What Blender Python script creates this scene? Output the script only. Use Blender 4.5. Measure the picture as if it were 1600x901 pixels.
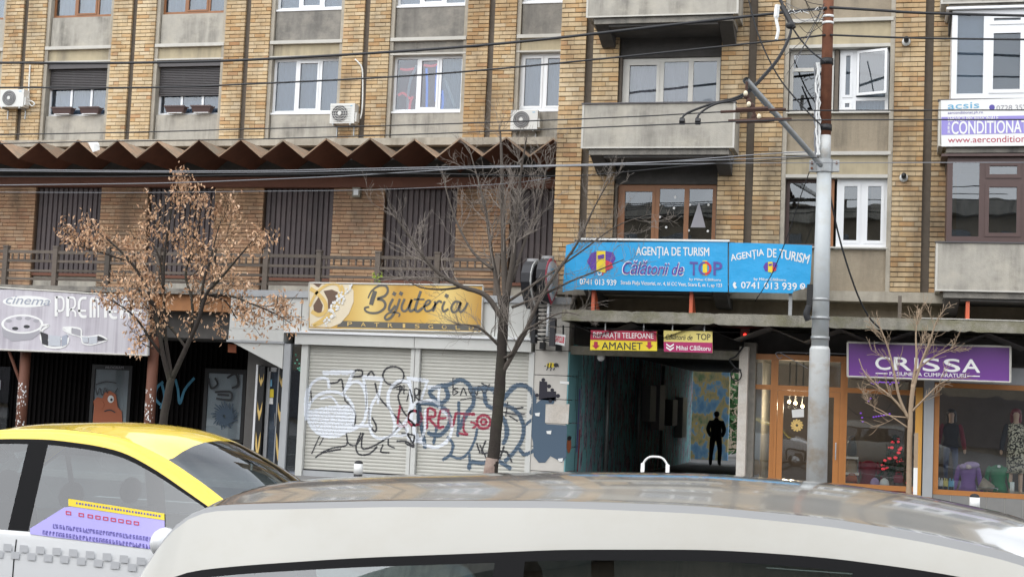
import bpy, bmesh, math, random
import numpy as np
from mathutils import Vector, Matrix
random.seed(7); RNG = np.random.default_rng(7)
R = math.radians
scene = bpy.context.scene
for o in list(bpy.data.objects): bpy.data.objects.remove(o)
COL = scene.collection

# ------------------------------------------------------------------ camera
F, W, H = 2220.0, 1600, 901
CAM = np.array([0.0, -29.773, 1.9])
YAW, PITCH, ROLL = R(15.0605), R(4.45), R(2.4732)
fw = np.array([-math.sin(YAW)*math.cos(PITCH), math.cos(YAW)*math.cos(PITCH), math.sin(PITCH)])
r0 = np.array([math.cos(YAW), math.sin(YAW), 0.0]); u0 = np.cross(r0, fw)
rt = math.cos(ROLL)*r0 + math.sin(ROLL)*u0; up = -math.sin(ROLL)*r0 + math.cos(ROLL)*u0
def P(x, y, Y):
    """point of the vertical plane at depth Y (parallel to the facade) seen at photo pixel x, y"""
    d = rt*(x-W/2)/F - up*(y-H/2)/F + fw
    t = (Y-CAM[1])/d[1]
    return (CAM[0]+d[0]*t, Y, CAM[2]+d[2]*t)
def PX(x, y, Y): return P(x, y, Y)[0]
def PZ(x, y, Y): return P(x, y, Y)[2]
cd = bpy.data.cameras.new('camera'); cam = bpy.data.objects.new('camera', cd); COL.objects.link(cam)
cd.sensor_width = 36; cd.lens = F/W*36; cd.clip_end = 600; cd.clip_start = 0.05
m = Matrix(((rt[0], up[0], -fw[0], CAM[0]), (rt[1], up[1], -fw[1], CAM[1]), (rt[2], up[2], -fw[2], CAM[2]), (0, 0, 0, 1)))
cam.matrix_world = m
scene.camera = cam

# ------------------------------------------------------------------ overcast daylight
SUN_DIR = Vector((-0.35, -0.62, 0.70)).normalized()      # towards the sun
wd = bpy.data.worlds.new('World'); scene.world = wd; wd.use_nodes = True
nt = wd.node_tree; bg = nt.nodes['Background']
sky = nt.nodes.new('ShaderNodeTexSky'); sky.sky_type = 'NISHITA'; sky.sun_disc = False
sky.sun_elevation = math.asin(SUN_DIR.z); sky.sun_rotation = math.atan2(SUN_DIR.x, SUN_DIR.y)
sky.dust_density = 2.0; sky.air_density = 1.0; sky.ozone_density = 1.0
hs = nt.nodes.new('ShaderNodeHueSaturation'); hs.inputs['Saturation'].default_value = 0.22
nt.links.new(sky.outputs[0], hs.inputs['Color'])
cloud = nt.nodes.new('ShaderNodeMix'); cloud.data_type = 'RGBA'; cloud.inputs[0].default_value = 0.75      # even cloud deck over the clear sky
nt.links.new(hs.outputs[0], cloud.inputs[6]); cn_ = nt.nodes.new('ShaderNodeTexNoise'); cn_.inputs['Scale'].default_value = 3.5; cn_.inputs['Detail'].default_value = 5
tc_ = nt.nodes.new('ShaderNodeTexCoord'); nt.links.new(tc_.outputs['Generated'], cn_.inputs['Vector'])
cr_ = nt.nodes.new('ShaderNodeValToRGB'); cr_.color_ramp.elements[0].position = .30; cr_.color_ramp.elements[1].position = .70
cr_.color_ramp.elements[0].color = (.50, .53, .57, 1); cr_.color_ramp.elements[1].color = (1, 1, 1, 1); nt.links.new(cn_.outputs['Fac'], cr_.inputs[0])
cm_ = nt.nodes.new('ShaderNodeMix'); cm_.data_type = 'RGBA'; cm_.blend_type = 'MULTIPLY'; cm_.inputs[0].default_value = 1
cm_.inputs[6].default_value = (10.5, 10.8, 11.2, 1); nt.links.new(cr_.outputs[0], cm_.inputs[7]); nt.links.new(cm_.outputs[2], cloud.inputs[7]); nt.links.new(cloud.outputs[2], bg.inputs[0])
bg.inputs[1].default_value = 0.15
sl = bpy.data.lights.new('sun', 'SUN'); so = bpy.data.objects.new('sun', sl); COL.objects.link(so)
sl.energy = 1.0; sl.angle = R(75); sl.color = (1.0, 0.97, 0.93)
so.rotation_euler = SUN_DIR.to_track_quat('Z', 'Y').to_euler(); so.location = (0, 0, 30)
scene.view_settings.view_transform = 'Standard'; scene.view_settings.look = 'None'
scene.view_settings.gamma = 1.0; scene.view_settings.exposure = 0.72; scene.view_settings.use_curve_mapping = False
scene.cycles.max_bounces = 6; scene.cycles.transparent_max_bounces = 12

# ------------------------------------------------------------------ materials
MATS = {}
def newmat(name):
    m = bpy.data.materials.new(name); m.use_nodes = True; MATS[name] = m
    return m, m.node_tree.nodes, m.node_tree.links, m.node_tree.nodes['Principled BSDF']
def mapped(N, L, scale):
    g = N.new('ShaderNodeNewGeometry'); mp = N.new('ShaderNodeMapping'); mp.inputs['Scale'].default_value = scale
    L.new(g.outputs['Position'], mp.inputs['Vector']); return mp.outputs[0]
def noise(N, L, scale, detail=4, vec=None, rough=.55):
    n = N.new('ShaderNodeTexNoise'); n.inputs['Scale'].default_value = scale; n.inputs['Detail'].default_value = detail
    n.inputs['Roughness'].default_value = rough
    if vec is not None: L.new(vec, n.inputs['Vector'])
    return n.outputs['Fac']
def ramp(N, L, fac, stops):
    r = N.new('ShaderNodeValToRGB'); e = r.color_ramp.elements
    while len(e) < len(stops): e.new(0.5)
    for k, (p, c) in enumerate(stops):
        e[k].position = p; e[k].color = (*c, 1) if len(c) == 3 else c
    L.new(fac, r.inputs[0]); return r.outputs[0]
def mixc(N, L, fac, a, b, mode='MIX'):
    mx = N.new('ShaderNodeMix'); mx.data_type = 'RGBA'; mx.blend_type = mode
    if isinstance(fac, (int, float)): mx.inputs[0].default_value = fac
    else: L.new(fac, mx.inputs[0])
    for s, v in ((6, a), (7, b)):
        if isinstance(v, tuple): mx.inputs[s].default_value = (*v[:3], 1)
        else: L.new(v, mx.inputs[s])
    return mx.outputs[2]
def bumpit(N, L, b, h, strength=.3, dist=.01):
    bm = N.new('ShaderNodeBump'); bm.inputs['Strength'].default_value = strength; bm.inputs['Distance'].default_value = dist
    L.new(h, bm.inputs['Height']); L.new(bm.outputs[0], b.inputs['Normal'])
def sc(c, k): return tuple(min(1, v*k) for v in c)
def surf(name, col, rough=.8, var=.18, nscale=6, streak=0, scol=None, metal=0, bump=0, bscale=40, spec=None, blotch=0, bcol=None, rnd=0):
    """painted or mineral surface: noise mottling, optional rain streaks and blotches of dirt"""
    m, N, L, b = newmat(name)
    pos = mapped(N, L, (1, 1, 1))
    c = mixc(N, L, noise(N, L, nscale, 5, pos), sc(col, 1-var), sc(col, 1+var))
    if rnd:                                # every piece a little lighter or darker than its neighbour
        k = ramp(N, L, N.new('ShaderNodeObjectInfo').outputs['Random'], [(0, (1-rnd,)*3), (1, (1, 1, 1))]); c = mixc(N, L, 1.0, c, k, 'MULTIPLY')
    if streak:
        v = mapped(N, L, (3.4, 3.4, .42))
        s = ramp(N, L, noise(N, L, 1.0, 6, v, .62), [(.40, (0, 0, 0)), (.70, (1, 1, 1))])
        s2 = ramp(N, L, noise(N, L, .8, 4, mapped(N, L, (1, 1, 1.2)), .6), [(.38, (.12, .12, .12)), (.60, (1, 1, 1))])
        m0 = N.new('ShaderNodeMath'); m0.operation = 'MULTIPLY'; L.new(s, m0.inputs[0]); L.new(s2, m0.inputs[1])
        mu = N.new('ShaderNodeMath'); mu.operation = 'MULTIPLY'; mu.inputs[1].default_value = streak; L.new(m0.outputs[0], mu.inputs[0])
        c = mixc(N, L, mu.outputs[0], c, scol or sc(col, .35))
    if blotch:
        s = ramp(N, L, noise(N, L, 1.7, 6, mapped(N, L, (1, 1, 1.3)), .65), [(.47, (0, 0, 0)), (.62, (1, 1, 1))])
        mu = N.new('ShaderNodeMath'); mu.operation = 'MULTIPLY'; mu.inputs[1].default_value = blotch; L.new(s, mu.inputs[0])
        c = mixc(N, L, mu.outputs[0], c, bcol or sc(col, .5))
    L.new(c, b.inputs['Base Color']); b.inputs['Roughness'].default_value = rough; b.inputs['Metallic'].default_value = metal
    if spec is not None: b.inputs['Specular IOR Level'].default_value = spec
    if bump: bumpit(N, L, b, noise(N, L, bscale, 4, pos), bump, .02)
    return m
def plain(name, col, rough=.6, metal=0, emit=0, coat=0, spec=None):
    m, N, L, b = newmat(name)
    b.inputs['Base Color'].default_value = (*col, 1); b.inputs['Roughness'].default_value = rough; b.inputs['Metallic'].default_value = metal
    if coat: b.inputs['Coat Weight'].default_value = coat; b.inputs['Coat Roughness'].default_value = .03
    if emit: b.inputs['Emission Color'].default_value = (*col, 1); b.inputs['Emission Strength'].default_value = emit
    if spec is not None: b.inputs['Specular IOR Level'].default_value = spec
    return m
def brickmat(name, island, stops, dirt=.25):
    m, N, L, b = newmat(name)
    if island: r = N.new('ShaderNodeNewGeometry').outputs['Random Per Island']
    else: r = N.new('ShaderNodeObjectInfo').outputs['Random']
    c = ramp(N, L, r, stops)
    pos = mapped(N, L, (1, 1, 1))
    c = mixc(N, L, noise(N, L, 22, 4, pos), mixc(N, L, 1.0, c, (.82, .80, .78), 'MULTIPLY'), c)
    d = ramp(N, L, noise(N, L, .9, 5, mapped(N, L, (1.6, 1.6, .5)), .6), [(.45, (0, 0, 0)), (.68, (1, 1, 1))])
    mu = N.new('ShaderNodeMath'); mu.operation = 'MULTIPLY'; mu.inputs[1].default_value = dirt; L.new(d, mu.inputs[0])
    c = mixc(N, L, mu.outputs[0], c, (.10, .08, .06))
    g = ramp(N, L, noise(N, L, .55, 3, mapped(N, L, (1, 1, .8))), [(.42, (1, 1, 1)), (.62, (.80, .74, .68))]); c = mixc(N, L, 1.0, c, g, 'MULTIPLY')
    L.new(c, b.inputs['Base Color']); b.inputs['Roughness'].default_value = .85
    bumpit(N, L, b, noise(N, L, 60, 3, pos), .35, .01)
    return m
def glassmat(name, tint=(.8, .85, .86), base=.10, rough=.01, mul=.9):
    m, N, L, b = newmat(name); N.remove(b)
    out = N['Material Output']; tr = N.new('ShaderNodeBsdfTransparent'); gl = N.new('ShaderNodeBsdfGlossy')
    tr.inputs[0].default_value = (*tint, 1); gl.inputs['Roughness'].default_value = rough; gl.inputs[0].default_value = (.95, .97, 1, 1)
    fr = N.new('ShaderNodeFresnel'); fr.inputs[0].default_value = 1.5
    ma = N.new('ShaderNodeMath'); ma.operation = 'MULTIPLY_ADD'; ma.inputs[1].default_value = mul; ma.inputs[2].default_value = base; ma.use_clamp = True
    L.new(fr.outputs[0], ma.inputs[0]); mx = N.new('ShaderNodeMixShader')
    L.new(ma.outputs[0], mx.inputs[0]); L.new(tr.outputs[0], mx.inputs[1]); L.new(gl.outputs[0], mx.inputs[2]); L.new(mx.outputs[0], out.inputs[0])
    wv = noise(N, L, 1.6, 1, mapped(N, L, (1, 1, 1))); bm = N.new('ShaderNodeBump'); bm.inputs['Strength'].default_value = .06; bm.inputs['Distance'].default_value = .03
    L.new(wv, bm.inputs['Height']); L.new(bm.outputs[0], gl.inputs['Normal'])
    return m
YB = [(0, (.66, .50, .29)), (.22, (.70, .56, .36)), (.40, (.62, .43, .22)), (.55, (.72, .59, .40)), (.72, (.65, .48, .27)), (.86, (.58, .36, .17)), (.95, (.68, .53, .33)), (1, (.55, .32, .16))]
OB = [(0, (.45, .27, .16)), (.3, (.50, .33, .20)), (.6, (.42, .24, .14)), (.85, (.50, .36, .24)), (1, (.40, .22, .13))]
for n_, isl in (('brick_single', 0), ('brick_mass', 1)): brickmat(n_, isl, YB, .50)
for n_, isl in (('rbrick_single', 0), ('rbrick_mass', 1)): brickmat(n_, isl, YB, .72)
for n_, isl in (('obrick_single', 0), ('obrick_mass', 1)): brickmat(n_, isl, OB, .6)
surf('mortar', (.24, .19, .13), .95, .25, 14, blotch=.5)
surf('mortar_brown', (.17, .11, .075), .95, .25, 14)
surf('groove', (.15, .125, .10), .9, .22, 8, streak=.4)
surf('concrete', (.41, .385, .335), .9, .14, 9, streak=1.0, scol=(.13, .12, .105), blotch=.45, bcol=(.52, .48, .40), bump=.35)
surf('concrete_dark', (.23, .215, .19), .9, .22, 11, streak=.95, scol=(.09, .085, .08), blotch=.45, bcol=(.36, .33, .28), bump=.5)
surf('concrete_pale', (.44, .40, .33), .9, .12, 9, streak=.9, scol=(.19, .165, .13), blotch=.3, bump=.3)
surf('concrete_moss', (.30, .28, .23), .95, .3, 16, streak=.6, scol=(.07, .07, .06), blotch=.7, bcol=(.17, .16, .09), bump=.7)
surf('lintel_beige', (.46, .39, .26), .9, .12, 8, streak=.7, scol=(.17, .15, .12))
surf('trim_white', (.55, .53, .48), .8, .1, 8, streak=.3, scol=(.3, .28, .24))
surf('plaster_tan', (.34, .285, .21), .95, .14, 16, streak=.8, scol=(.15, .13, .10), blotch=.25, bump=.4)
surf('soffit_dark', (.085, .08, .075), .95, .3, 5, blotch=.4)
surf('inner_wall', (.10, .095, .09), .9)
surf('awning_brown', (.15, .055, .03), .75, .3, 5, rnd=.35, blotch=.4, bcol=(.07, .03, .02))
surf('awning_edge', (.40, .27, .18), .9, .35, 7, rnd=.45, blotch=.6, bcol=(.20, .19, .15))
surf('beam_brown', (.155, .06, .035), .7, .2, 3)
surf('slat_brown', (.088, .068, .070), .6, .2, 5, streak=.6, scol=(.045, .036, .036), rnd=.38, blotch=.25, bcol=(.12, .09, .085))
surf('old_wood', (.15, .122, .10), .9, .3, 14, rnd=.35, streak=.5, scol=(.05, .045, .04))
surf('orange_wood', (.40, .18, .07), .7, .3, 6, streak=.4, scol=(.2, .1, .05))
surf('white_clad', (.60, .60, .57), .5, .05, 5, streak=.2, scol=(.42, .41, .38))
surf('grey_clad', (.40, .41, .42), .5, .07, 5, streak=.2)
surf('white_wall', (.60, .57, .52), .8, rnd=.08, var=.06, nscale=6, streak=.25, scol=(.42, .38, .34), blotch=.15)
surf('shutter_white', (.52, .51, .46), .5, .05, 5, streak=.3, scol=(.42, .40, .36))
plain('upvc', (.78, .79, .80), .3)
surf('upvc_old', (.62, .60, .55), .45, .08, 5, streak=.2)
surf('frame_wood', (.27, .115, .045), .45, .18, 10)
surf('shop_wood', (.46, .185, .05), .4, .12, 8, spec=.6)
surf('yellow_col', (.72, .36, .07), .5, .08, 4)
surf('frame_brown', (.085, .050, .045), .45, .12, 6)
surf('roller', (.085, .078, .080), .5, .1, 5)
plain('black', (.012, .012, .013), .5); plain('rubber', (.02, .02, .022), .7)
plain('wire', (.018, .018, .02), .6); plain('wire_light', (.22, .225, .24), .5)
glassmat('glass', (.64, .69, .73), .05, .01, .6); glassmat('glass_shop', (.90, .93, .93), .05, .005, .75)
glassmat('glass_dark', (.42, .45, .46), .10, .01, .7); glassmat('glass_car', (.30, .34, .33), .08, .01, .9); glassmat('glass_taxi', (.40, .46, .47), .06, .01, .7)
surf('curtain', (.50, .52, .56), .9, .06, 3); surf('curtain_blue', (.36, .385, .45), .9, .1, 3); surf('curtain_pink', (.66, .52, .50), .9, .08, 3)
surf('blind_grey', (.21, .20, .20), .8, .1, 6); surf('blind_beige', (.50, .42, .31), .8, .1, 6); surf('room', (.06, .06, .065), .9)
plain('ac_white', (.66, .66, .63), .4); plain('ac_dark', (.07, .07, .075), .5); plain('ac_grey', (.25, .25, .25), .5)
surf('pole_paint', (.50, .53, .54), .45, .07, 6, blotch=.35, bcol=(.42, .40, .33), metal=.0)
surf('pole_rust', (.52, .53, .52), .5, .10, 9, blotch=.55, bcol=(.36, .25, .14))
surf('rust_dark', (.065, .032, .024), .85, .4, 12)
surf('rust', (.17, .062, .032), .8, .35, 9, blotch=.4, bcol=(.28, .12, .06))
surf('galv', (.36, .37, .37), .4, .15, 14, metal=.5)
surf('strut_red', (.62, .13, .06), .5, .1, 5)
surf('asphalt', (.055, .055, .056), .9, .25, 30, blotch=.3, bump=.4, bscale=120)
surf('pavement', (.19, .185, .18), .9, .15, 12, blotch=.3)
surf('kerb', (.33, .32, .30), .9, .15, 12)
plain('road_paint', (.70, .70, .68), .6)
surf('bark', (.036, .028, .023), .95, .35, 22, bump=.8, bscale=35, blotch=.35, bcol=(.05, .052, .03))
surf('bark_mid', (.085, .070, .058), .95, .3, 22, bump=.5, bscale=35)
surf('bark_grey', (.25, .215, .185), .95, .25, 22, bump=.5, bscale=35)
surf('bark_pale', (.34, .25, .17), .9, .2, 16, bump=.4)
surf('whitewash', (.34, .26, .22), .95, .35, 26, blotch=.5, bcol=(.16, .09, .07))
m, N, L, b = newmat('dry_leaf')
c = ramp(N, L, N.new('ShaderNodeNewGeometry').outputs['Random Per Island'], [(0, (.52, .31, .18)), (.3, (.60, .40, .25)), (.6, (.47, .26, .14)), (.85, (.66, .47, .33)), (1, (.40, .21, .11))])
L.new(c, b.inputs['Base Color']); b.inputs['Roughness'].default_value = .8
b.inputs['Subsurface Weight'].default_value = 0.0
plain('green_leaf', (.30, .40, .05), .7)
# printed sheets
plain('p_white', (.80, .80, .78), .5); plain('p_blue', (.02, .34, .68), .45); plain('p_purple', (.11, .04, .33), .5)
plain('p_red', (.60, .03, .06), .5); plain('p_yellow', (.80, .62, .03), .5); plain('p_black', (.03, .03, .035), .5)
plain('p_crimson', (.42, .02, .06), .5); plain('p_magenta', (.40, .02, .12), .5); plain('p_cream', (.72, .60, .18), .5)
plain('p_violet', (.30, .26, .62), .5); plain('p_green', (.12, .42, .30), .5); plain('p_orange', (.42, .12, .05), .6)
plain('p_indigo', (.10, .08, .34), .5); plain('p_cyan', (.16, .42, .62), .5); plain('p_grey', (.35, .34, .37), .5); plain('p_lilac', (.42, .38, .80), .5)
plain('gold_text', (.72, .50, .17), .4); plain('p_brown', (.15, .09, .06), .5); plain('p_ivory', (.78, .68, .50), .4); plain('p_taupe', (.12, .115, .10), .5)
plain('spray_white', (.74, .77, .82), .6); plain('spray_black', (.035, .035, .04), .6); plain('spray_blue', (.07, .11, .16), .6); plain('spray_red', (.30, .03, .06), .6)
plain('spray_cyan', (.05, .22, .34), .6); plain('emblem', (.02, .018, .03), .6)
surf('banner_blue', (.02, .36, .72), .4, .09, 2.2, bump=1.0, bscale=2.4)
def gradsign(name, axis_scale, stops, rough=.35, use='x'):
    m, N, L, b = newmat(name)
    g = N.new('ShaderNodeNewGeometry'); s = N.new('ShaderNodeSeparateXYZ'); L.new(g.outputs['Position'], s.inputs[0])
    ma = N.new('ShaderNodeMath'); ma.operation = 'MULTIPLY_ADD'; ma.inputs[1].default_value, ma.inputs[2].default_value = axis_scale
    L.new(s.outputs['X' if use == 'x' else 'Z'], ma.inputs[0])
    L.new(ramp(N, L, ma.outputs[0], stops), b.inputs['Base Color']); b.inputs['Roughness'].default_value = rough
gx0, gx1 = PX(483, 480, 0), PX(755, 480, 0)
gradsign('gold_print', (1/(gx1-gx0), -gx0/(gx1-gx0)), [(.2, (.62, .37, .08)), (.36, (.80, .60, .22)), (.52, (.55, .31, .06)), (.68, (.70, .42, .08)), (.8, (.83, .62, .22)), (1, (.50, .27, .05))])
gradsign('purple_print', (1/.95, -2.55/.95), [(0, (.16, .045, .27)), (1, (.075, .022, .12))], .4, 'z')
m, N, L, b = newmat('cinema_print')
v = mapped(N, L, (7, 1, .12)); c = ramp(N, L, noise(N, L, 1.3, 2, v), [(.35, (.33, .30, .34)), (.6, (.52, .50, .53))])
c2 = ramp(N, L, noise(N, L, .55, 3, mapped(N, L, (1, 1, 1.4))), [(.35, (0, 0, 0)), (.7, (1, 1, 1))])
L.new(mixc(N, L, c2, c, (.62, .59, .64)), b.inputs['Base Color']); b.inputs['Roughness'].default_value = .5
m, N, L, b = newmat('mural')
v = mapped(N, L, (1, 1.9, .55)); n1 = noise(N, L, 1.9, 4, v, .6)
c = ramp(N, L, n1, [(.32, (.05, .05, .07)), (.37, (.55, .38, .50)), (.41, (.22, .52, .54)), (.50, (.28, .62, .62)), (.535, (.04, .04, .06)), (.57, (.60, .42, .50)), (.61, (.12, .15, .22)), (.66, (.55, .60, .62)), (.75, (.30, .62, .64))])
L.new(c, b.inputs['Base Color']); b.inputs['Roughness'].default_value = .7
m, N, L, b = newmat('mural_court')
v = mapped(N, L, (1.5, 1, .9)); c = ramp(N, L, noise(N, L, 2.0, 4, v), [(.35, (.14, .32, .55)), (.47, (.25, .45, .62)), (.52, (.65, .50, .18)), (.60, (.42, .40, .24)), (.7, (.15, .28, .12))])
L.new(c, b.inputs['Base Color'])
m, N, L, b = newmat('leopard')
c = ramp(N, L, noise(N, L, 28, 2, mapped(N, L, (1, 1, 1))), [(.46, (.03, .025, .02)), (.54, (.62, .55, .42))])
L.new(c, b.inputs['Base Color']); b.inputs['Roughness'].default_value = .8
surf('knit_red', (.22, .015, .03), .9, .4, 60); surf('coat_purple', (.24, .12, .36), .85, .12, 8); surf('coat_green', (.03, .20, .09), .85, .2, 8)
surf('jacket_red', (.17, .015, .03), .85, .3, 30); plain('skin', (.58, .38, .28), .6); plain('hair_red', (.16, .02, .03), .6); plain('cloth_dark', (.022, .023, .03), .85)
plain('denim', (.07, .09, .17), .9); plain('floral', (.45, .32, .55), .8); plain('leather_black', (.02, .02, .025), .35); plain('paper_bag', (.42, .34, .26), .9)
plain('lamp_warm', (1, .72, .38), .5, emit=4); plain('lamp_violet', (.30, .08, .8), .5, emit=.5); plain('lamp_blue', (.1, .25, 1), .5, emit=1.5); plain('led_red', (1, .03, .02), .5, emit=3)
plain('led_green', (.25, 1, .55), .5, emit=1.2); plain('globe_white', (.75, .75, .74), .3); plain('fir', (.015, .05, .022), .9)
plain('garland_red', (.85, .05, .07), .4, emit=.45); plain('garland_blue', (.08, .25, .85), .4, emit=.45); plain('drape_red', (.22, .05, .07), .9)
plain('paint_yellow', (.84, .60, .012), .22, coat=.8); plain('paint_white', (.72, .73, .74), .22, coat=.8); surf('paint_pearl', (.45, .44, .40), .3, .07, 1.6, blotch=.22, bcol=(.36, .32, .25)); MATS['paint_pearl'].node_tree.nodes['Principled BSDF'].inputs['Coat Weight'].default_value = .5
surf('roof_dark', (.24, .235, .22), .14, .10, 2.5, blotch=.25, bcol=(.30, .27, .22)); MATS['roof_dark'].node_tree.nodes['Principled BSDF'].inputs['Coat Weight'].default_value = .9; MATS['roof_dark'].node_tree.nodes['Principled BSDF'].inputs['Coat Roughness'].default_value = .06; plain('paint_black', (.012, .012, .014), .2, coat=1.0); plain('trim_black', (.010, .010, .011), .75, spec=.15); plain('chrome', (.6, .6, .6), .15, 1)
plain('check_grey', (.54, .55, .57), .4); plain('interior', (.02, .02, .022), .9, spec=.1); plain('lamp_lens', (.7, .72, .72), .1); plain('lamp_red', (.35, .01, .01), .2)

# ------------------------------------------------------------------ mesh helpers
class MB:
    def __init__(s): s.v = []; s.f = []
    def add(s, vs, fs):
        k = len(s.v); s.v += [tuple(map(float, p)) for p in vs]; s.f += [tuple(i+k for i in f) for f in fs]; return s
    def box(s, x0, x1, y0, y1, z0, z1):
        if x0 > x1: x0, x1 = x1, x0
        if y0 > y1: y0, y1 = y1, y0
        if z0 > z1: z0, z1 = z1, z0
        return s.add([(x0,y0,z0),(x1,y0,z0),(x1,y1,z0),(x0,y1,z0),(x0,y0,z1),(x1,y0,z1),(x1,y1,z1),(x0,y1,z1)],
                     [(0,3,2,1),(4,5,6,7),(0,1,5,4),(1,2,6,5),(2,3,7,6),(3,0,4,7)])
    def prism(s, pts, y0, y1):            # polygon of (x, z), extruded along y
        n = len(pts)
        a = sum(pts[i][0]*pts[(i+1) % n][1]-pts[(i+1) % n][0]*pts[i][1] for i in range(n))
        if a < 0: pts = pts[::-1]
        return s.add([(x, y0, z) for x, z in pts]+[(x, y1, z) for x, z in pts],
                     [tuple(range(n)), tuple(range(2*n-1, n-1, -1))]+[(i, i+n, (i+1) % n+n, (i+1) % n) for i in range(n)])
    def prismx(s, pts, x0, x1):           # polygon of (y, z), extruded along x
        n = len(pts)
        return s.add([(x0, y, z) for y, z in pts]+[(x1, y, z) for y, z in pts],
                     [tuple(range(n-1, -1, -1)), tuple(range(n, 2*n))]+[(i, (i+1) % n, (i+1) % n+n, i+n) for i in range(n)])
    def tube(s, pts, rad, n=6, cap=True, jit=0):
        pts = [Vector(p) for p in pts]
        if not hasattr(rad, '__len__'): rad = [rad]*len(pts)
        base = len(s.v); prev = None
        for i, p in enumerate(pts):
            t = (pts[min(i+1, len(pts)-1)]-pts[max(i-1, 0)])
            if t.length < 1e-9: t = Vector((0, 0, 1))
            t.normalize()
            if prev is None:
                a = t.cross(Vector((0, 0, 1)) if abs(t.z) < .9 else Vector((1, 0, 0))).normalized()
            else: a = (prev-t*prev.dot(t)).normalized()
            prev = a; bb = t.cross(a)
            for k in range(n):
                q = p+(a*math.cos(2*math.pi*k/n)+bb*math.sin(2*math.pi*k/n))*(rad[i]*(1+jit*(.6*math.sin(3.1*k+p.z*5.3)+.5*math.sin(k*5.7-p.z*11)+random.uniform(-.5, .5))) if jit else rad[i])
                s.v.append(tuple(q))
        for i in range(len(pts)-1):
            for k in range(n):
                s.f.append((base+i*n+k, base+i*n+(k+1) % n, base+(i+1)*n+(k+1) % n, base+(i+1)*n+k))
        if cap:
            s.f.append(tuple(base+k for k in range(n-1, -1, -1))); e = base+(len(pts)-1)*n; s.f.append(tuple(e+k for k in range(n)))
        return s
    def ellipsoid(s, c, r, nu=12, nv=8):
        base = len(s.v)
        for j in range(nv+1):
            th = math.pi*j/nv
            for i in range(nu):
                ph = 2*math.pi*i/nu
                s.v.append((c[0]+r[0]*math.sin(th)*math.cos(ph), c[1]+r[1]*math.sin(th)*math.sin(ph), c[2]+r[2]*math.cos(th)))
        for j in range(nv):
            for i in range(nu):
                s.f.append((base+j*nu+i, base+(j+1)*nu+i, base+(j+1)*nu+(i+1) % nu, base+j*nu+(i+1) % nu))
        return s
    def lathe(s, c, prof, n=16, sx=1, sy=1):   # prof of (r, z)
        base = len(s.v)
        for r, z in prof:
            for k in range(n): s.v.append((c[0]+r*sx*math.cos(2*math.pi*k/n), c[1]+r*sy*math.sin(2*math.pi*k/n), c[2]+z))
        for i in range(len(prof)-1):
            for k in range(n): s.f.append((base+i*n+k, base+i*n+(k+1) % n, base+(i+1)*n+(k+1) % n, base+(i+1)*n+k))
        s.f.append(tuple(base+k for k in range(n-1, -1, -1))); e = base+(len(prof)-1)*n; s.f.append(tuple(e+k for k in range(n)))
        return s
    def mesh(s, name, smooth=False):
        me = bpy.data.meshes.new(name); me.from_pydata(s.v, [], s.f); me.update()
        if smooth: me.polygons.foreach_set('use_smooth', [True]*len(me.polygons))
        return me
WL = {}
def obj(name, geo, mat, parent=None, smooth=False, label=None, kind=None, local=False):
    me = geo if isinstance(geo, bpy.types.Mesh) else geo.mesh(name, smooth)
    if mat and not me.materials: me.materials.append(MATS[mat] if isinstance(mat, str) else mat)
    o = bpy.data.objects.new(name, me); COL.objects.link(o)
    if parent is not None:
        o.parent = parent
        if not local: o.location = -WL.get(parent.name, Vector((0, 0, 0)))
    if label: o['label'] = label
    if kind: o['kind'] = kind
    return o
def thing(name, label, cat, loc=(0, 0, 0), group=None):
    o = bpy.data.objects.new(name, None); COL.objects.link(o); o.location = loc; WL[o.name] = Vector(loc)
    o.empty_display_size = .2
    o['label'] = label; o['category'] = cat
    if group: o['group'] = group
    return o
def tag(o, label, cat, group=None):
    o['label'] = label; o['category'] = cat
    if group: o['group'] = group
    return o
def struct(name, geo, mat, smooth=False):
    return obj(name, geo, mat, None, smooth, kind='structure')
def bx(*a): return MB().box(*a)
def prect(x0, y0, x1, y1, Y):             # photo rectangle on a facade plane -> X0, X1, Z0, Z1
    xm, ym = (x0+x1)/2, (y0+y1)/2
    return PX(x0, ym, Y), PX(x1, ym, Y), PZ(xm, y1, Y), PZ(xm, y0, Y)
def catmull(pts, k=6):
    if len(pts) < 3: return [tuple(p) for p in pts]
    q = [pts[0]]+list(pts)+[pts[-1]]; out = []
    for i in range(1, len(q)-2):
        a, b_, c_, d = (np.array(q[j], float) for j in (i-1, i, i+1, i+2))
        for t in np.linspace(0, 1, k, endpoint=False):
            out.append(tuple(.5*(2*b_+(c_-a)*t+(2*a-5*b_+4*c_-d)*t*t+(3*b_-a-3*c_+d)*t**3)))
    return out+[tuple(pts[-1])]
def ribbon(mb, pts, w, Y, smooth=True):   # flat brush stroke of (x, z) points at depth Y; w may vary
    p = catmull(pts) if smooth else list(pts); n = len(p)
    if not hasattr(w, '__len__'): w = [w, w]
    L_, R_ = [], []
    for i in range(n):
        a, c = p[max(i-1, 0)], p[min(i+1, n-1)]
        t = np.array([c[0]-a[0], c[1]-a[1]]); ln = np.hypot(*t); t = t/ln if ln > 1e-9 else np.array([1, 0])
        ww = np.interp(i/max(1, n-1), np.linspace(0, 1, len(w)), w)/2
        L_.append((p[i][0]-t[1]*ww, Y, p[i][1]+t[0]*ww)); R_.append((p[i][0]+t[1]*ww, Y, p[i][1]-t[0]*ww))
    mb.add(L_+R_, [(i, i+1, n+i+1, n+i)[::-1] for i in range(n-1)])
    return mb
def sheet(pts, Y, th=.01):                # thin printed plate: outline of (x, z)
    return MB().prism(pts, Y, Y+th)
def pp(pts, Y): return [(PX(x, y, Y), PZ(x, y, Y)) for x, y in pts]
TEXTS = []
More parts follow.
